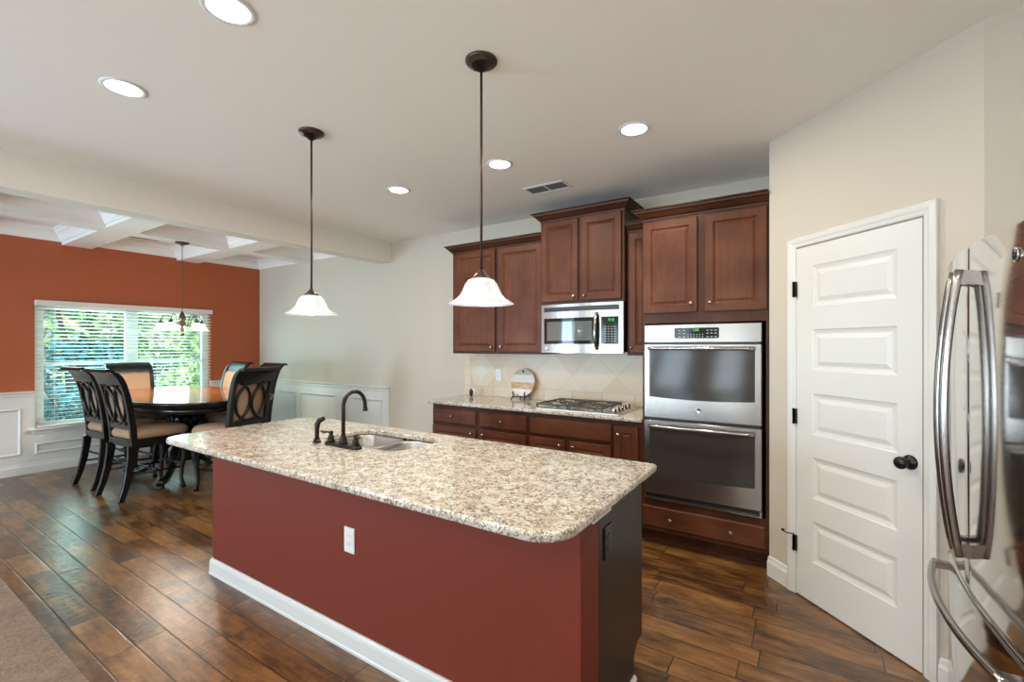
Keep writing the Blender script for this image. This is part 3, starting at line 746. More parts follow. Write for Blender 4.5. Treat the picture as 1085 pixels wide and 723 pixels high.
w = MB().box(OX0, OX1, OY+0.052, OY+0.069, 0.0, 0.028); obj('shoe_strip', w, M_cherryD, t)
crown(t, OX0, OX1-0.001, OY-0.002, 3.588, 2.362, 'L')
# double oven
ov = thing('double_wall_oven', 'stainless double wall oven with green clock', 'oven', (-0.647, OY, 0.34))
ox0, ox1 = -1.022, -0.268
w = MB().box(ox0+0.012, ox1-0.012, OY-0.002, BW-0.05, 0.345, 1.60); obj('oven_body', w, M_blackplastic, ov)
w = MB().nest(lambda x, z, d: (x, OY-0.004-d, z), ox0, ox1, 1.474, 1.600, [(0, 0), (0, 0.024), (0.003, 0.027)]); cp_ = obj('control_panel', w, M_steel, ov)
dsp = MB(); dp = rrect(-0.81, -0.52, 1.502, 1.574, 0.010, 4)
dsp.loft([[(p[0], OY-0.030, p[1]) for p in dp], [(p[0], OY-0.0335, p[1]) for p in dp]], smooth=False); obj('display', dsp, M_blackglass, cp_)
w = MB()
for kx in (-0.775, -0.745): 
    for kz in (1.513, 1.536, 1.556): w.box(kx-0.007, kx+0.007, OY-0.0345, OY-0.0333, kz-0.003, kz+0.003)
for kx in (-0.592, -0.567, -0.542):
    for kz in (1.513, 1.536, 1.556): w.box(kx-0.007, kx+0.007, OY-0.0345, OY-0.0333, kz-0.003, kz+0.003)
for i in range(6):
    for kz in (1.513, 1.528): w.box(-0.718+i*0.019-0.004, -0.718+i*0.019+0.004, OY-0.0345, OY-0.0333, kz-0.003, kz+0.003)
obj('keypad_legends', w, M_keys, cp_)['kind'] = 'stuff'
MT = lambda x, y, z: Matrix.Translation((x, y, z)) @ Matrix.Rotation(PI/2, 4, 'X')
def text_obj(txt, size, m, x, y, z, parent, name='clock_digits'):
    me = text_mesh(txt, size, m, MT(x, y, z)); p = parent; L = Vector((0,0,0))
    while p is not None: L += p.location; p = p.parent
    me.transform(Matrix.Translation(-L)); o = bpy.data.objects.new(name, me); C.objects.link(o); o.parent = parent; return o
text_obj('1:05', 0.024, M_green, -0.668, OY-0.0342, 1.559, cp_)
def badge(parent, M, r):
    w = MB().lathe([(0, 0), (r, 0), (r, 0.002), (r*0.93, 0.0035), (r*0.86, 0.0025), (0, 0.0025)], M=M, n=28)
    b = obj('badge', w, M_chrome, parent)
    w = MB()
    def P(x, y): return M @ Vector((x*r, y*r, 0.0036))
    w.tube([P(0.45*math.cos(a)-0.12, 0.42*math.sin(a)) for a in [0.6+k*0.4 for k in range(13)]]+[P(0.0, -0.05)], r*0.055, 6)
    w.tube([P(0.12+0.25*math.cos(a), 0.25+0.2*math.sin(a)) for a in [0.4+k*0.42 for k in range(8)]], r*0.05, 6)
    w.tube([P(0.12+0.30*math.cos(a), -0.22+0.24*math.sin(a)) for a in [1.6+k*0.42 for k in range(10)]], r*0.05, 6)
    w.tube([P(0.75*math.cos(k/24*2*PI), 0.75*math.sin(k/24*2*PI)) for k in range(24)], r*0.035, 6, loop=True)
    obj('emblem', w, M_blackplastic, b)
def ovendoor(z0, z1, wz0, wz1, hz, bd=None):
    w = MB(); fy = OY-0.004
    # frame with glass opening
    w.nest(lambda x, z, d: (x, fy-d, z), ox0, ox1, z0, z1, [(0, 0), (0, 0.030), (0.004, 0.034)], capend=False)
    gx0, gx1 = ox0+0.038, ox1-0.038
    a = [(ox0+0.004, z0+0.004), (ox1-0.004, z0+0.004), (ox1-0.004, z1-0.004), (ox0+0.004, z1-0.004)]
    b = [(gx0, wz0), (gx1, wz0), (gx1, wz1), (gx0, wz1)]
    # bottom edge of the glass dips to a shallow curve
    n = 12; bot = [(gx0+(gx1-gx0)*k/n, wz0-0.012*math.sin(PI*k/n)) for k in range(n+1)]
    y = fy-0.034
    vs = [(p[0], y, p[1]) for p in a]+[(p[0], y, p[1]) for p in bot]+[(gx1, y, wz1), (gx0, y, wz1)]
    k0 = 4; kn = 4+n; tr = kn+1; tl = kn+2
    w.add(vs, [tuple([0, 1]+list(range(kn, k0-1, -1))), (1, 2, tr, kn), (2, 3, tl, tr), (3, 0, k0, tl)])
    d = obj('oven_door', w, M_steel, ov)
    w = MB(); poly = [(p[0], p[1]) for p in bot]+[(gx1, wz1), (gx0, wz1)]
    w.prism(poly, 'y', y+0.001, y+0.012); obj('door_glass', w, M_ovenglass, d)
    w = MB()
    pts = [(ox0+0.040+(ox1-ox0-0.08)*k/16, fy-0.070-0.018*math.sin(PI*k/16), hz) for k in range(17)]
    w.tube(pts, 0.0125, 12)
    for hx in (ox0+0.055, ox1-0.055): w.tube([(hx, y+0.005, hz), (hx, fy-0.074, hz)], 0.011, 10)
    obj('handle', w, M_barsteel, d)
    if bd: badge(d, Matrix.Translation((-0.650, y, bd)) @ Matrix.Rotation(PI/2, 4, 'X'), 0.018)
ovendoor(0.934, 1.462, 1.085, 1.425, 1.432, 1.005)
ovendoor(0.388, 0.915, 0.530, 0.875, 0.880)
w = MB().box(ox0, ox1, OY-0.030, OY-0.003, 0.345, 0.352).box(ox0, ox1, OY-0.010, OY-0.003, 0.352, 0.384)
w.box(ox0, ox0+0.012, OY-0.030, OY-0.003, 0.352, 0.380).box(ox1-0.012, ox1, OY-0.030, OY-0.003, 0.352, 0.380); obj('vent_trim', w, M_steel, ov)
w = MB().box(ox0+0.012, ox1-0.012, OY-0.0125, OY-0.0105, 0.354, 0.382); obj('vent_slot', w, M_black, ov)

# microwave
mx0, mx1, mz0, mz1 = -2.028, -1.272, 1.388, 1.811
mw = thing('microwave', 'stainless over-the-range microwave mounted below the tallest cabinet', 'microwave', (-1.65, 3.6, mz0))
w = MB().box(mx0, mx1, 3.625, BW-0.012, mz0+0.01, mz1); obj('housing', w, M_blackplastic, mw)
def mface(x): return 3.600-0.022*math.sin(PI*(x-mx0)/(mx1-mx0))
def mslab(x0, x1, z0, z1, back, prot, n=14, rnd=0):
    w = MB(); R = []
    for k in range(n+1):
        x = x0+(x1-x0)*k/n; yf = mface(x)-prot
        R.append([(x, yf, z0), (x, back, z0), (x, back, z1), (x, yf, z1)])
    return w.loft(R, smooth=False)
obj('front_frame', mslab(mx0, mx1, mz0, mz1, 3.626, 0), M_steel, mw)
obj('vent_grille', mslab(mx0+0.03, mx1-0.035, 1.748, 1.786, 3.62, 0.002), M_black, mw)
obj('door_window_frame', mslab(mx0+0.030, -1.475, 1.466, 1.690, 3.62, 0.003), M_blackglass, mw)
obj('door_window', mslab(mx0+0.062, -1.535, 1.495, 1.660, 3.62, 0.0045), M_mwglass, mw)
cp_ = obj('control_panel', mslab(-1.455, mx1-0.040, 1.466, 1.690, 3.62, 0.003, 4), M_blackglass, mw)
w = MB()
for i in range(4):
    for j in range(7): 
        x = -1.418+i*0.026; w.box(x-0.007, x+0.007, mface(x)-0.0042, mface(x)-0.0030, 1.485+j*0.020, 1.491+j*0.020)
obj('keypad_legends', w, M_keys, cp_)['kind'] = 'stuff'
text_obj('7:15', 0.030, M_green, -1.370, mface(-1.37)-0.0048, 1.662, cp_)
w = MB(); pts = [(-1.492, mface(-1.49)-0.004-0.040*math.sin(PI*k/12)**0.6 if 0 < k < 12 else mface(-1.49)+0.002, 1.425+(1.722-1.425)*k/12) for k in range(13)]
w.tube(pts, 0.014, 12); obj('handle', w, M_barsteel, mw)
badge(mw, Matrix.Translation((-1.965, mface(-1.965), 1.428)) @ Matrix.Rotation(PI/2, 4, 'X'), 0.016)

# cooktop
ck = thing('gas_cooktop', 'stainless gas cooktop with cast iron grates set in the wall counter', 'cooktop', (-1.62, 3.67, 0.914))
kx0, kx1, ky0, ky1 = -2.00, -1.245, 3.425, 3.925
w = MB(); a = rrect(kx0, kx1, ky0, ky1, 0.02, 4); b = rrect(kx0+0.012, kx1-0.012, ky0+0.012, ky1-0.012, 0.015, 4); c_ = rrect(kx0+0.03, kx1-0.03, ky0+0.03, ky1-0.03, 0.012, 4)
w.loft([[(p[0], p[1], 0.9145) for p in a], [(p[0], p[1], 0.920) for p in a], [(p[0], p[1], 0.924) for p in b], [(p[0], p[1], 0.920) for p in c_]], smooth=False); obj('cooktop_tray', w, M_tray, ck)
burn = [(-1.86, 3.55), (-1.86, 3.80), (-1.52, 3.55), (-1.52, 3.80), (-1.69, 3.675)]
for i, (bx, by) in enumerate(burn):
    w = MB().lathe([(0.042, 0.0), (0.042, 0.010), (0.030, 0.012)], (bx, by, 0.920), 20); o_ = obj('burner', w, M_chrome, ck)
    w = MB().lathe([(0.032, 0.0125), (0.032, 0.020), (0.026, 0.022), (0, 0.022)], (bx, by, 0.920), 20); obj('burner_cap', w, M_iron, o_)
for gx0, gx1 in ((-1.985, -1.70), (-1.68, -1.395)):
    w = MB(); z0, z1 = 0.946, 0.958
    for y in (3.45, 3.895): w.box(gx0, gx1, y-0.006, y+0.006, z0, z1)
    for x in (gx0, gx1): w.box(x-0.006, x+0.006, 3.444, 3.901, z0, z1)
    cx = (gx0+gx1)/2
    w.box(cx-0.004, cx+0.004, 3.60, 3.75, z0, z1)
    w.box(gx0, gx1, 3.669, 3.677, z0, z1)
    for y in (3.55, 3.80):
        w.box(gx0, cx-0.045, y-0.004, y+0.004, z0, z1); w.box(cx+0.045, gx1, y-0.004, y+0.004, z0, z1)
    for x in (gx0, gx1):
        for y in (3.45, 3.672, 3.895): w.box(x-0.006, x+0.006, y-0.006, y+0.006, 0.9205, z0)
    obj('grate', w, M_iron, ck, 0.0015)
for i in range(5):
    y = 3.50+i*0.083
    w = MB().lathe([(0.028, 0), (0.028, 0.004), (0.023, 0.007), (0.023, 0.028), (0.020, 0.033), (0, 0.033)], (-1.315, y, 0.921), 20).box(-1.338, -1.292, y-0.0045, y+0.0045, 0.945, 0.960)
    obj('control_knob', w, M_chrome, ck)

# round board on easel
def boardm():
    m = mat('banded wood and white board', (0.8,0.8,0.8), 0.4); t = NT(m)
    g = t.n('ShaderNodeSeparateXYZ', {0: t.n('ShaderNodeTexCoord').outputs['Object']}).outputs[2]
    grain = t.noise(t.pos((1, 1, 8), obj=True), 12, 5)
    wood = t.ramp(grain, [(0.35, (0.50, 0.28, 0.13)), (0.6, (0.74, 0.50, 0.28))]); greyw = t.ramp(grain, [(0.35, (0.50, 0.46, 0.40)), (0.65, (0.62, 0.58, 0.52))])
    c = t.mix(t.math('LESS_THAN', g, 0.213), greyw, (0.80, 0.78, 0.76))
    c = t.mix(t.math('LESS_THAN', g, 0.141), c, wood)
    c = t.mix(t.math('LESS_THAN', g, 0.072), c, (0.80, 0.78, 0.76))
    t.col(c); return m
rb = thing('round_serving_board', 'round white and wood banded board leaning on a black easel', 'board', (-2.425, 3.905, 0.945))
Mb = Matrix.Rotation(math.radians(-10), 4, 'X') @ Matrix.Translation((0, 0, 0.142)) @ Matrix.Rotation(PI/2, 4, 'X')
w = MB().lathe([(0, -0.007), (0.135, -0.007), (0.138, -0.004), (0.138, 0.004), (0.135, 0.007), (0, 0.007)], M=Mb, n=48); obj('board', w, boardm(), rb, local=True)
w = MB().tube([(0.0, 0.012, 0.262), (0.0, 0.034, 0.268), (-0.004, 0.033, 0.243), (0.003, 0.013, 0.238)], 0.004, 8); 
w = MB().tube([(-0.006, 0.030, 0.262), (-0.004, 0.024, 0.255), (0.004, 0.022, 0.243), (0.002, 0.026, 0.236)], 0.0045, 8); obj('hanging_loop', w, M_black, rb, local=True)
es = thing('easel_stand', 'small black wire easel holding the round board', 'stand', (-2.425, 3.88, 0.914))
w = MB()
for sx in (-0.068, 0.068):
    w.tube([(sx*1.15, -0.055, 0.004), (sx, -0.030, 0.035), (sx*0.92, -0.026, 0.052), (sx, -0.036, 0.070), (sx*0.98, -0.028, 0.082)], 0.007, 8)
    w.tube([(sx, -0.030, 0.028), (sx*0.9, 0.020, 0.026), (sx*0.8, 0.075, 0.060), (sx*0.7, 0.090, 0.10)], 0.0045, 8)
    w.tube([(sx*0.8, 0.075, 0.060), (sx*0.8, 0.088, 0.004)], 0.0045, 8)
w.tube([(-0.062, 0.020, 0.026), (0.062, 0.020, 0.026)], 0.0045, 8); w.tube([(-0.05, 0.090, 0.095), (0.05, 0.090, 0.095)], 0.0045, 8)
obj('wire_frame', w, M_black, es, local=True)
# small black gadget
gd = thing('small_speaker', 'small black oval gadget with white back at the left end of the counter', 'gadget', (-3.03, 3.87, 0.914))
w = MB().lathe([(0, -0.008), (0.022, -0.008), (0.025, 0.0), (0.022, 0.008), (0, 0.008)], M=Matrix.Translation((0.012, 0.014, 0.045)) @ Matrix.Rotation(PI/2, 4, 'X'), n=24, sy=1.5, sx=0.9); obj('back_shell', w, M_plastic, gd, local=True)
w = MB().lathe([(0, -0.014), (0.021, -0.012), (0.025, 0.0), (0.021, 0.012), (0, 0.014)], M=Matrix.Translation((0, -0.008, 0.042)) @ Matrix.Rotation(PI/2, 4, 'X'), n=24, sy=1.55, sx=0.85).lathe([(0.018, 0.001), (0.018, 0.005), (0.008, 0.012)], (0, -0.004, 0), 16)
obj('front_body', w, M_blackplastic, gd, local=True)

# ------------------------------------------------------------------ FRIDGE
fr_ = thing('refrigerator', 'stainless french-door refrigerator at the right edge', 'refrigerator', (0.86, 2.09, 0))
FY0, FY1 = 1.645, 2.532; FC = 2.0885
def fx(y): return 0.462-0.032*(1-((y-FC)/0.445)**2)
w = MB().box(0.53, 1.22, FY0+0.004, FY1-0.004, 0.02, 1.765); obj('cabinet_body', w, mat('grey fridge side', (0.25,0.25,0.25), 0.4, 0.3), fr_, 0.004)
for x in (0.6, 1.15):
    for y in (FY0+0.06, FY1-0.06): obj('foot', MB().lathe([(0.02, 0.0), (0.02, 0.022)], (x, y, 0), 12), M_black, fr_)
def fdoor(name, y0, y1, z0, z1, sm0, sm1):
    w = MB(); R = []; n = 24; e = 0.012
    ys = []
    for k in range(n+1): ys.append(y0+(y1-y0)*k/n)
    for k, y in enumerate(ys):
        d0 = (y-y0); d1 = (y1-y); x = fx(y)
        for d, s_ in ((d0, sm0), (d1, sm1)):
            if d < s_: x += s_-math.sqrt(max(s_*s_-(s_-d)**2, 0))
        R.append([(x+e, y, z0), (0.525, y, z0), (0.525, y, z1), (x+e, y, z1), (x+0.003, y, z1-0.004), (x, y, z1-e), (x, y, z0+e), (x+0.003, y, z0+0.004)])
    w.loft(R, smooth=True)
    o = obj(name, w, M_fridge, fr_); 
    m_ = o.modifiers.new('es', 'EDGE_SPLIT'); m_.split_angle = math.radians(35)
    return o
dl = fdoor('door', FC+0.0025, FY1, 0.652, 1.78, 0.004, 0.018)
drr = fdoor('door', FY0, FC-0.0025, 0.652, 1.78, 0.018, 0.004)
fz = fdoor('freezer_drawer', FY0, FY1, 0.09, 0.642, 0.018, 0.018)
def vhandle(parent, y, sg):
    w = MB(); n = 24; pts = []
    for k in range(n+1):
        u = k/n; z = 0.765+(1.697-0.765)*u
        pts.append((0.404-0.040*math.sin(PI*u)**0.8, y, z))
    w.tube(pts, 0.0155, 12, flat=0.85)
    for z in (0.788, 1.672): w.box(0.398, fx(y)+0.004, y-0.012, y+0.012, z-0.022, z+0.022)
    return obj('handle', w, M_barsteel, parent)
vhandle(dl, FC+0.036, 1); vhandle(drr, FC-0.036, -1)
w = MB(); pts = []
for k in range(29):
    u = k/28; y = 2.465-(2.465-1.662)*u
    pts.append((0.412-0.055*math.sin(PI*u)**0.8, y, 0.590))
w.tube(pts, 0.0125, 12)
for y in (2.44, 1.687): w.box(0.405, fx(y)+0.004, y-0.014, y+0.014, 0.578, 0.602)
obj('handle', w, M_barsteel, fz)
badge(drr, Matrix.Translation((fx(1.735)-0.0005, 1.735, 1.690)) @ Matrix.Rotation(-PI/2, 4, 'Y'), 0.020)

# ------------------------------------------------------------------ PENDANTS, CAN LIGHTS, VENTS
def pendant(x, y, label):
    t = thing('pendant_light', label, 'pendant light', (x, y, CH), 0, 'pendants over the island')
    w = MB().lathe([(0.072, 0), (0.073, -0.006), (0.066, -0.014), (0.040, -0.024), (0.022, -0.036), (0.012, -0.048), (0.008, -0.052)], n=32)
    w.lathe([(0.004, -0.020), (0.005, -0.026), (0, -0.028)], (0.045, -0.01, 0), 8).lathe([(0.004, -0.020), (0.005, -0.026), (0, -0.028)], (-0.045, 0.01, 0), 8)
    obj('canopy', w, M_bronzeD, t, local=True)
    obj('rod', MB().tube([(0, 0, -0.045), (0, 0, -0.955)], 0.006, 10), M_bronzeD, t, local=True)
    w = MB().lathe([(0.010, -0.945), (0.014, -0.953), (0.030, -0.972), (0.042, -0.982), (0.042, -0.990), (0.0, -0.990)], n=24)
    obj('socket_cap', w, M_bronzeD, t, local=True)
    out = [(0.040, -0.986), (0.058, -0.993), (0.072, -1.010), (0.083, -1.035), (0.094, -1.058), (0.112, -1.078), (0.136, -1.093), (0.148, -1.101)]
    w = MB().lathe(out+[(r-0.004, z-0.001) for r, z in out[::-1]], n=40, ring=True)
    obj('glass_shade', w, M_shade, t, local=True)
    w = MB().lathe([(0.014, -0.99), (0.016, -1.02), (0.030, -1.055), (0.033, -1.075), (0.028, -1.095), (0.014, -1.106), (0, -1.108)], n=20)
    obj('light_bulb', w, M_bulb, t, local=True)
    l = bpy.data.lights.new('pendant_glow', 'POINT'); l.energy = 10; l.color = (1, 0.95, 0.88); l.shadow_soft_size = 0.045
    o = bpy.data.objects.new('pendant_glow', l); C.objects.link(o); o.parent = t; o.location = (0, 0, -1.065)
    return t
pendant(-1.252, 1.67, 'right pendant light with bell shade, in front of the cherry cabinets')
pendant(-2.530, 1.67, 'left pendant light with bell shade, hanging nearer the dining area')
def can(x, y, label):
    t = thing('recessed_light', label, 'ceiling light', (x, y, CH), 0, 'recessed ceiling lights')
    w = MB().lathe([(0.074, -0.0005), (0.094, -0.0005), (0.094, -0.003), (0.086, -0.007), (0.074, -0.006)], n=36, ring=True)
    obj('trim_ring', w, M_plastic, t, local=True)
    obj('lens', MB().lathe([(0, -0.001), (0.074, -0.001), (0.074, -0.004), (0, -0.0045)], n=36), M_lens, t, local=True)
    l = bpy.data.lights.new('can_lamp', 'AREA'); l.shape = 'DISK'; l.size = 0.14; l.energy = CAN_W; l.color = WARM
    o = bpy.data.objects.new('can_lamp', l); C.objects.link(o); o.parent = t; o.location = (0, 0, -0.012)
for x, y, lab in [(-1.87, 0.885, 'recessed ceiling light cut by the top edge of the picture'), (-2.88, 0.87, 'recessed ceiling light nearest the header beam, at upper left'),
                  (-2.86, 2.68, 'recessed ceiling light between the two pendant rods, the farther one'), (-1.855, 2.69, 'recessed ceiling light just right of the near pendant rod'),
                  (-0.885, 2.69, 'recessed ceiling light in front of the oven cabinet'), (-0.885, 0.885, 'recessed ceiling light above the near end of the island')]:
    can(x, y, lab)
can(0.35, 0.885, 'added unseen recessed ceiling light over the camera position');  # out-of-view cans added for illumination, here and on the next line
can(-1.87, -1.6, 'added unseen recessed ceiling light of the living area, middle'); can(-3.6, -1.6, 'added unseen recessed ceiling light of the living area, left'); can(-0.2, -1.6, 'added unseen recessed ceiling light of the living area, right')
def vent(name, label, x0, x1, y0, y1, z, n):
    t = thing(name, label, 'vent', ((x0+x1)/2, (y0+y1)/2, z))
    w = MB().sweep([(x0, y0), (x1, y0), (x1, y1), (x0, y1)], [(0, z-0.0005), (0.0, z-0.004), (0.018, z-0.008), (0.022, z-0.0005)], closed=True)
    xm = (x0+x1)/2; w.box(xm-0.006, xm+0.006, y0+0.02, y1-0.02, z-0.007, z-0.001); obj('frame', w, M_plastic, t)
    w = MB().box(x0+0.02, x1-0.02, y0+0.02, y1-0.02, z-0.0015, z-0.0005); obj('duct_opening', w, mat('vent shadow', (0.10,0.085,0.07), 0.8), t)
    w = MB()
    for k in range(n):
        y = y0+0.03+(y1-y0-0.06)*k/(n-1)
        w.box(x0+0.02, xm-0.006, -0.004, 0.004, -0.0004, 0.0004, Matrix.Translation((0, y, z-0.005)) @ Matrix.Rotation(0.6, 4, 'X'))
        w.box(xm+0.006, x1-0.02, -0.004, 0.004, -0.0004, 0.0004, Matrix.Translation((0, y, z-0.005)) @ Matrix.Rotation(0.6, 4, 'X'))
    obj('louvres', w, M_keys, t)
vent('ceiling_vent', 'rectangular white vent in the kitchen ceiling near the cabinets', -1.99, -1.62, 3.21, 3.39, CH, 8)
vent('ceiling_vent', 'slim white vent in the coffered dining ceiling near the window', -7.18, -7.00, 2.15, 2.55, DC, 8)

# ------------------------------------------------------------------ CHANDELIER
CX, CY = -6.10, 2.385
ch = thing('chandelier', 'five-light bronze chandelier with white bell shades over the table', 'chandelier', (CX, CY, BB))
w = MB().lathe([(0.070, 0), (0.070, -0.008), (0.060, -0.016), (0.020, -0.026), (0.010, -0.04)], (CX, CY, BB), 28); obj('canopy', w, M_brass, ch)
w = MB(); nl = 30; zt, zb = BB-0.035, 1.845
for k in range(nl):
    z = zt-(zt-zb)*(k+0.5)/nl; h = (zt-zb)/nl*0.62
    a = 0 if k % 2 else PI/2
    w.tube([(CX+0.006*math.cos(q)*math.cos(a), CY+0.006*math.cos(q)*math.sin(a), z+h*math.sin(q)) for q in [2*PI*i/10 for i in range(10)]], 0.0018, 5, loop=True)
obj('chain', w, M_brass, ch)
w = MB().lathe([(0.006, 0.195), (0.012, 0.19), (0.016, 0.175), (0.026, 0.155), (0.034, 0.12), (0.036, 0.10), (0.026, 0.085), (0.030, 0.07), (0.036, 0.055), (0.028, 0.04), (0.014, 0.028), (0.018, 0.0), (0.020, -0.02), (0.012, -0.05), (0.024, -0.062), (0.018, -0.078), (0.006, -0.088), (0, -0.094)], (CX, CY, 1.655), 24)
obj('body', w, M_brass, ch)
for k in range(5):
    a = 2*PI*k/5+0.35; ca, sa = math.cos(a), math.sin(a)
    P = lambda r, z: (CX+r*ca, CY+r*sa, z)
    w = MB().tube([P(0.030, 1.70), P(0.055, 1.685), P(0.082, 1.70), P(0.095, 1.745), P(0.112, 1.79), P(0.145, 1.808), P(0.178, 1.795), P(0.20, 1.765), P(0.205, 1.735)], 0.005, 8)
    arm = obj('arm', w, M_brass, ch)
    w = MB().lathe([(0.008, 0.03), (0.014, 0.026), (0.026, 0.008), (0.030, 0.0), (0, 0.0)], (CX+0.205*ca, CY+0.205*sa, 1.713), 16); obj('socket_cup', w, M_brass, arm)
    out = [(0.026, 0), (0.034, -0.012), (0.042, -0.034), (0.050, -0.056), (0.064, -0.072), (0.076, -0.082)]
    w = MB().lathe(out+[(r-0.003, z-0.001) for r, z in out[::-1]], (CX+0.205*ca, CY+0.205*sa, 1.713), 24, ring=True); obj('glass_shade', w, M_chshade, arm)
    l = bpy.data.lights.new('chandelier_bulb', 'POINT'); l.energy = 15.0; l.color = WARM; l.shadow_soft_size = 0.02
    o = bpy.data.objects.new('chandelier_bulb', l); C.objects.link(o); o.parent = ch; o.location = (0.205*ca, 0.205*sa, 1.67-BB)
# ------------------------------------------------------------------ DINING TABLE
TX, TY, TH = -6.0, 2.36, 0.91
tb = thing('dining_table', 'counter-height oval dining table with polished cherry top and black pedestal', 'table', (TX, TY, 0))
def sup(a, b, n, z, m=64):
    R = []
    for k in range(m):
        t_ = 2*PI*k/m; c, s_ = math.cos(t_), math.sin(t_)
        R.append((TX+a*math.copysign(abs(c)**(2/n), c), TY+b*math.copysign(abs(s_)**(2/n), s_), z))
    return R
w = MB().loft([sup(1.12, 0.588, 3.3, TH-0.060), sup(1.15, 0.618, 3.3, TH-0.052), sup(1.155, 0.623, 3.3, TH-0.030), sup(1.168, 0.636, 3.3, TH-0.024), sup(1.168, 0.636, 3.3, TH-0.008), sup(1.160, 0.628, 3.3, TH-0.001), sup(1.150, 0.618, 3.3, TH)])
tt = obj('table_top', w, M_blackwood, tb)
w = MB().loft([sup(1.150, 0.618, 3.3, TH), sup(1.150, 0.618, 3.3, TH+0.0015)]); obj('inlaid_surface', w, M_tabletop, tt)['label'] = 'polished cherry surface'
w = MB().loft([sup(1.08, 0.56, 3.3, TH-0.060), sup(1.08, 0.56, 3.3, TH-0.12)]); obj('apron', w, M_blackwood, tb)
w = MB().lathe([(0.17, 0.79), (0.17, 0.775), (0.10, 0.76), (0.088, 0.73), (0.098, 0.715), (0.145, 0.68), (0.165, 0.64), (0.155, 0.60), (0.11, 0.555), (0.085, 0.52), (0.080, 0.48), (0.105, 0.455), (0.11, 0.44), (0.085, 0.42), (0.10, 0.38), (0.12, 0.32), (0.12, 0.20), (0.08, 0.17), (0, 0.16)], (TX+0.08, TY, 0), 36)
for k in range(16):
    a = 2*PI*k/16; w.tube([(TX+0.08+0.155*math.cos(a), TY+0.155*math.sin(a), 0.69), (TX+0.08+0.176*math.cos(a), TY+0.176*math.sin(a), 0.64), (TX+0.08+0.155*math.cos(a), TY+0.155*math.sin(a), 0.585)], [0.006, 0.014, 0.006], 6)
obj('pedestal', w, M_blackwood, tb)
for k in range(4):
    a = PI/4+PI/2*k; ca, sa = math.cos(a), math.sin(a)
    P = lambda r, z: (TX+0.08+r*ca, TY+r*sa, z)
    w = MB().tube([P(0.09, 0.40), P(0.16, 0.385), P(0.24, 0.32), P(0.30, 0.22), P(0.37, 0.12), P(0.46, 0.065), P(0.54, 0.06), P(0.575, 0.045)], [0.05, 0.055, 0.05, 0.042, 0.036, 0.034, 0.042, 0.030], 12)
    w.lathe([(0.03, 0), (0.036, 0.008), (0.032, 0.025), (0.0, 0.04)], (TX+0.08+0.55*ca, TY+0.55*sa, 0), 14)
    obj('leg', w, M_blackwood, tb)

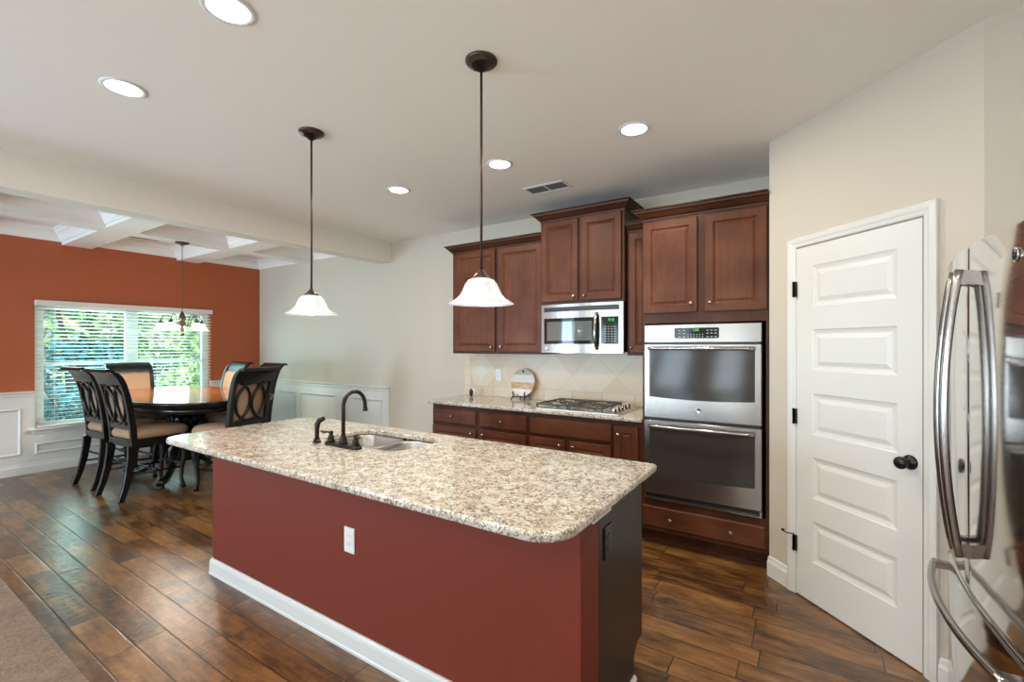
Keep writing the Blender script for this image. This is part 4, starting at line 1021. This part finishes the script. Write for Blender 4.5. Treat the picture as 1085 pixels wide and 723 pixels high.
# ------------------------------------------------------------------ CHAIRS (local: faces +y)
def backy(z):      # rear face curve of the back
    pts = [(0.50, -0.235), (0.66, -0.245), (0.85, -0.270), (1.00, -0.298), (1.10, -0.326), (1.16, -0.352), (1.20, -0.385), (1.215, -0.405)]
    for (a, ya), (b, yb) in zip(pts[:-1], pts[1:]):
        if z <= b: u = (z-a)/(b-a); return ya+(yb-ya)*u
    return pts[-1][1]
def halfw(z): return 0.203+0.010*max(0, min(1, (z-0.6)/0.6))
def make_chair(label):
    t = thing('dining_chair', label, 'chair', (0,0,0), 0, 'chairs around the dining table')
    # seat cushion
    w = MB(); R = []
    for ins, z in [(0.012, 0.560), (0.0, 0.575), (-0.006, 0.598), (0.0, 0.622), (0.018, 0.643), (0.055, 0.660), (0.13, 0.670)]:
        R.append([(p[0]*(1-0.10*(0.25-p[1])/0.5), p[1], z) for p in rrect(-0.245+ins, 0.245-ins, -0.232+ins, 0.262-ins, max(0.07-ins, 0.02), 6)])
    w.loft(R); obj('seat_cushion', w, M_fabric, t, local=True)
    w = MB(); R = []
    for ins, z in [(0.012, 0.485), (0.004, 0.490), (0.004, 0.535), (-0.002, 0.540), (-0.002, 0.559)]:
        R.append([(p[0]*(1-0.10*(0.25-p[1])/0.5), p[1], z) for p in rrect(-0.245+ins, 0.245-ins, -0.240+ins, 0.258-ins, 0.05, 5)])
    w.loft(R, smooth=False); obj('seat_frame', w, M_blackwood, t, local=True)
    # rear legs continuing into back posts
    for sx in (-1, 1):
        w = MB(); R = []
        for z, y, hw in [(0.0, -0.325, 0.225), (0.12, -0.285, 0.22), (0.28, -0.250, 0.212), (0.42, -0.232, 0.207), (0.50, -0.228, 0.205)]:
            th = 0.024+0.010*(z/0.5); R.append([(sx*hw-0.018, y-th, z), (sx*hw+0.018, y-th, z), (sx*hw+0.018, y+th, z), (sx*hw-0.018, y+th, z)])
        w.loft(R, smooth=False); obj('leg', w, M_blackwood, t, 0.004, local=True)
    for sx in (-1, 1):      # cabriole front legs
        w = MB().tube([(sx*0.205, 0.215, 0.50), (sx*0.212, 0.228, 0.43), (sx*0.210, 0.225, 0.34), (sx*0.200, 0.205, 0.22), (sx*0.198, 0.200, 0.10), (sx*0.206, 0.212, 0.03), (sx*0.208, 0.216, 0.0)], [0.034, 0.036, 0.027, 0.020, 0.016, 0.021, 0.022], 12)
        for k in range(3): w.tube([(sx*0.212+(k-1)*0.012, 0.256, 0.47), (sx*0.212+(k-1)*0.007, 0.262, 0.43), (sx*0.212, 0.250, 0.38)], [0.005, 0.008, 0.003], 6)
        obj('leg', w, M_blackwood, t, local=True)
    w = MB()
    for sx in (-1, 1): w.tube([(sx*0.210, -0.255, 0.235), (sx*0.199, 0.202, 0.215)], 0.011, 8)
    w.tube([(-0.205, -0.240, 0.34), (0.205, -0.240, 0.34)], 0.011, 8).tube([(-0.200, 0.205, 0.25), (0.200, 0.205, 0.25)], 0.012, 8).tube([(-0.205, 0.0, 0.225), (0.205, 0.0, 0.225)], 0.011, 8)
    obj('stretcher', w, M_blackwood, t, local=True)
    # back frame
    zs = [0.50+0.03*k for k in range(22)]+[1.145, 1.165, 1.185, 1.20, 1.212]
    zs = sorted(z for z in zs if z <= 1.213)
    for sx in (-1, 1):
        w = MB(); R = []
        for z in zs:
            y = backy(z); h = halfw(z)
            R.append([(sx*h-0.020*1.0, y, z), (sx*h+0.020, y, z), (sx*h+0.020, y+0.052, z-0.006), (sx*h-0.020, y+0.052, z-0.006)])
        w.loft(R, smooth=False)
        obj('back_post', w, M_blackwood, t, 0.004, local=True)
    w = MB(); R = []          # top rail with rolled scroll
    prof = []
    zz = [1.085, 1.11, 1.135, 1.16, 1.18, 1.20, 1.212]
    prof += [(backy(z)-0.003, z) for z in zz] + [(-0.423, 1.214), (-0.437, 1.206), (-0.439, 1.222), (-0.427, 1.235), (-0.402, 1.238), (-0.376, 1.228)]
    prof += [(backy(z)+0.030, z+0.012) for z in zz[::-1][2:]]+[(backy(1.085)+0.036, 1.085)]
    n = 12
    for k in range(n+1):
        x = -0.225+0.450*k/n; sag = -0.010*(1-(x/0.225)**2)
        R.append([(x, y+sag, z) for y, z in prof])
    w.loft(R, smooth=True); o_ = obj('top_rail', w, M_blackwood, t, local=True); m_ = o_.modifiers.new('es', 'EDGE_SPLIT'); m_.split_angle = math.radians(50)
    w = MB(); 
    for z0, z1 in ((0.655, 0.705),):
        w.loft([[(x, backy(z0)+0.003, z0), (x, backy(z0)+0.033, z0), (x, backy(z1)+0.033, z1), (x, backy(z1)+0.003, z1)] for x in (-0.20, 0.20)], smooth=False)
    obj('lower_rail', w, M_blackwood, t, local=True)
    # upholstered pad on the front face of the back
    w = MB(); rows = [0.70+0.0375*k for k in range(12)]
    R = []
    for z in rows:
        h = halfw(z)-0.012; y = backy(z)+0.024
        e = 0.010 if 0.72 < z < 1.10 else 0.004
        R.append([(-h, y, z), (h, y, z), (h, y+0.010, z), (h*0.9, y+0.012+e, z), (-h*0.9, y+0.012+e, z), (-h, y+0.010, z)])
    w.loft(R, smooth=True); obj('back_pad', w, M_fabric, t, local=True)
    w = MB()
    for k in range(21):
        x = -0.17+0.017*k; w.lathe([(0.006, 0), (0.004, 0.003), (0, 0.004)], M=Matrix.Translation((x, backy(1.105)+0.040, 1.105)) @ Matrix.Rotation(-PI/2, 4, 'X'), n=6)
    obj('nailheads', w, M_knob, t, local=True)
    # interlocking oval fretwork on the rear
    w = MB(); zc, rz = 0.895, 0.190
    def F(x, z): return (x, backy(z)+0.008, z)
    def wid(z): return halfw(z)-0.014
    el = [F((0.172)*math.cos(a), zc+rz*math.sin(a)) for a in [2*PI*k/40 for k in range(40)]]
    w.tube(el, 0.0155, 8, loop=True, flat=0.9)
    for sx in (-1, 1):
        pts = []
        for k in range(21):
            a = -1.20+2.40*k/20; x = sx*(-0.225+0.215*math.cos(a)); z = zc+0.205*math.sin(a)
            if abs(x) < wid(z)+0.01: pts.append(F(x, z))
        w.tube(pts, 0.0155, 8, flat=0.9)
    obj('fretwork', w, M_blackwood, t, local=True)
    return t
c0 = make_chair('black fretwork-back dining chair nearest the island side, back turned to the room')
specs = [((-5.60, 1.895), 0.09, 'black dining chair in front, near side of the table, tan seat and legs fully seen'),
         ((-6.27, 1.885), 0.07, 'black dining chair on the table\'s near side, half hidden behind the front chair'),
         ((-6.86, 2.235), -PI/2, 'dining chair at the window end, showing its tan padded back front-on'),
         ((-4.99, 2.385), PI/2+0.25, 'black dining chair at the island end, its oval fretwork back facing the room'),
         ((-6.40, 2.80), PI, 'black dining chair on the far side, its curled top shining blue before the red wall'),
         ((-5.62, 2.80), PI-0.02, 'black dining chair on the far side, curled top against the pale back wall')]
for i, ((x, y), r, lab) in enumerate(specs):
    o = c0 if i == 0 else copy_tree(c0)
    o.location = (x, y, 0); o.rotation_euler = (0, 0, r); o['label'] = lab
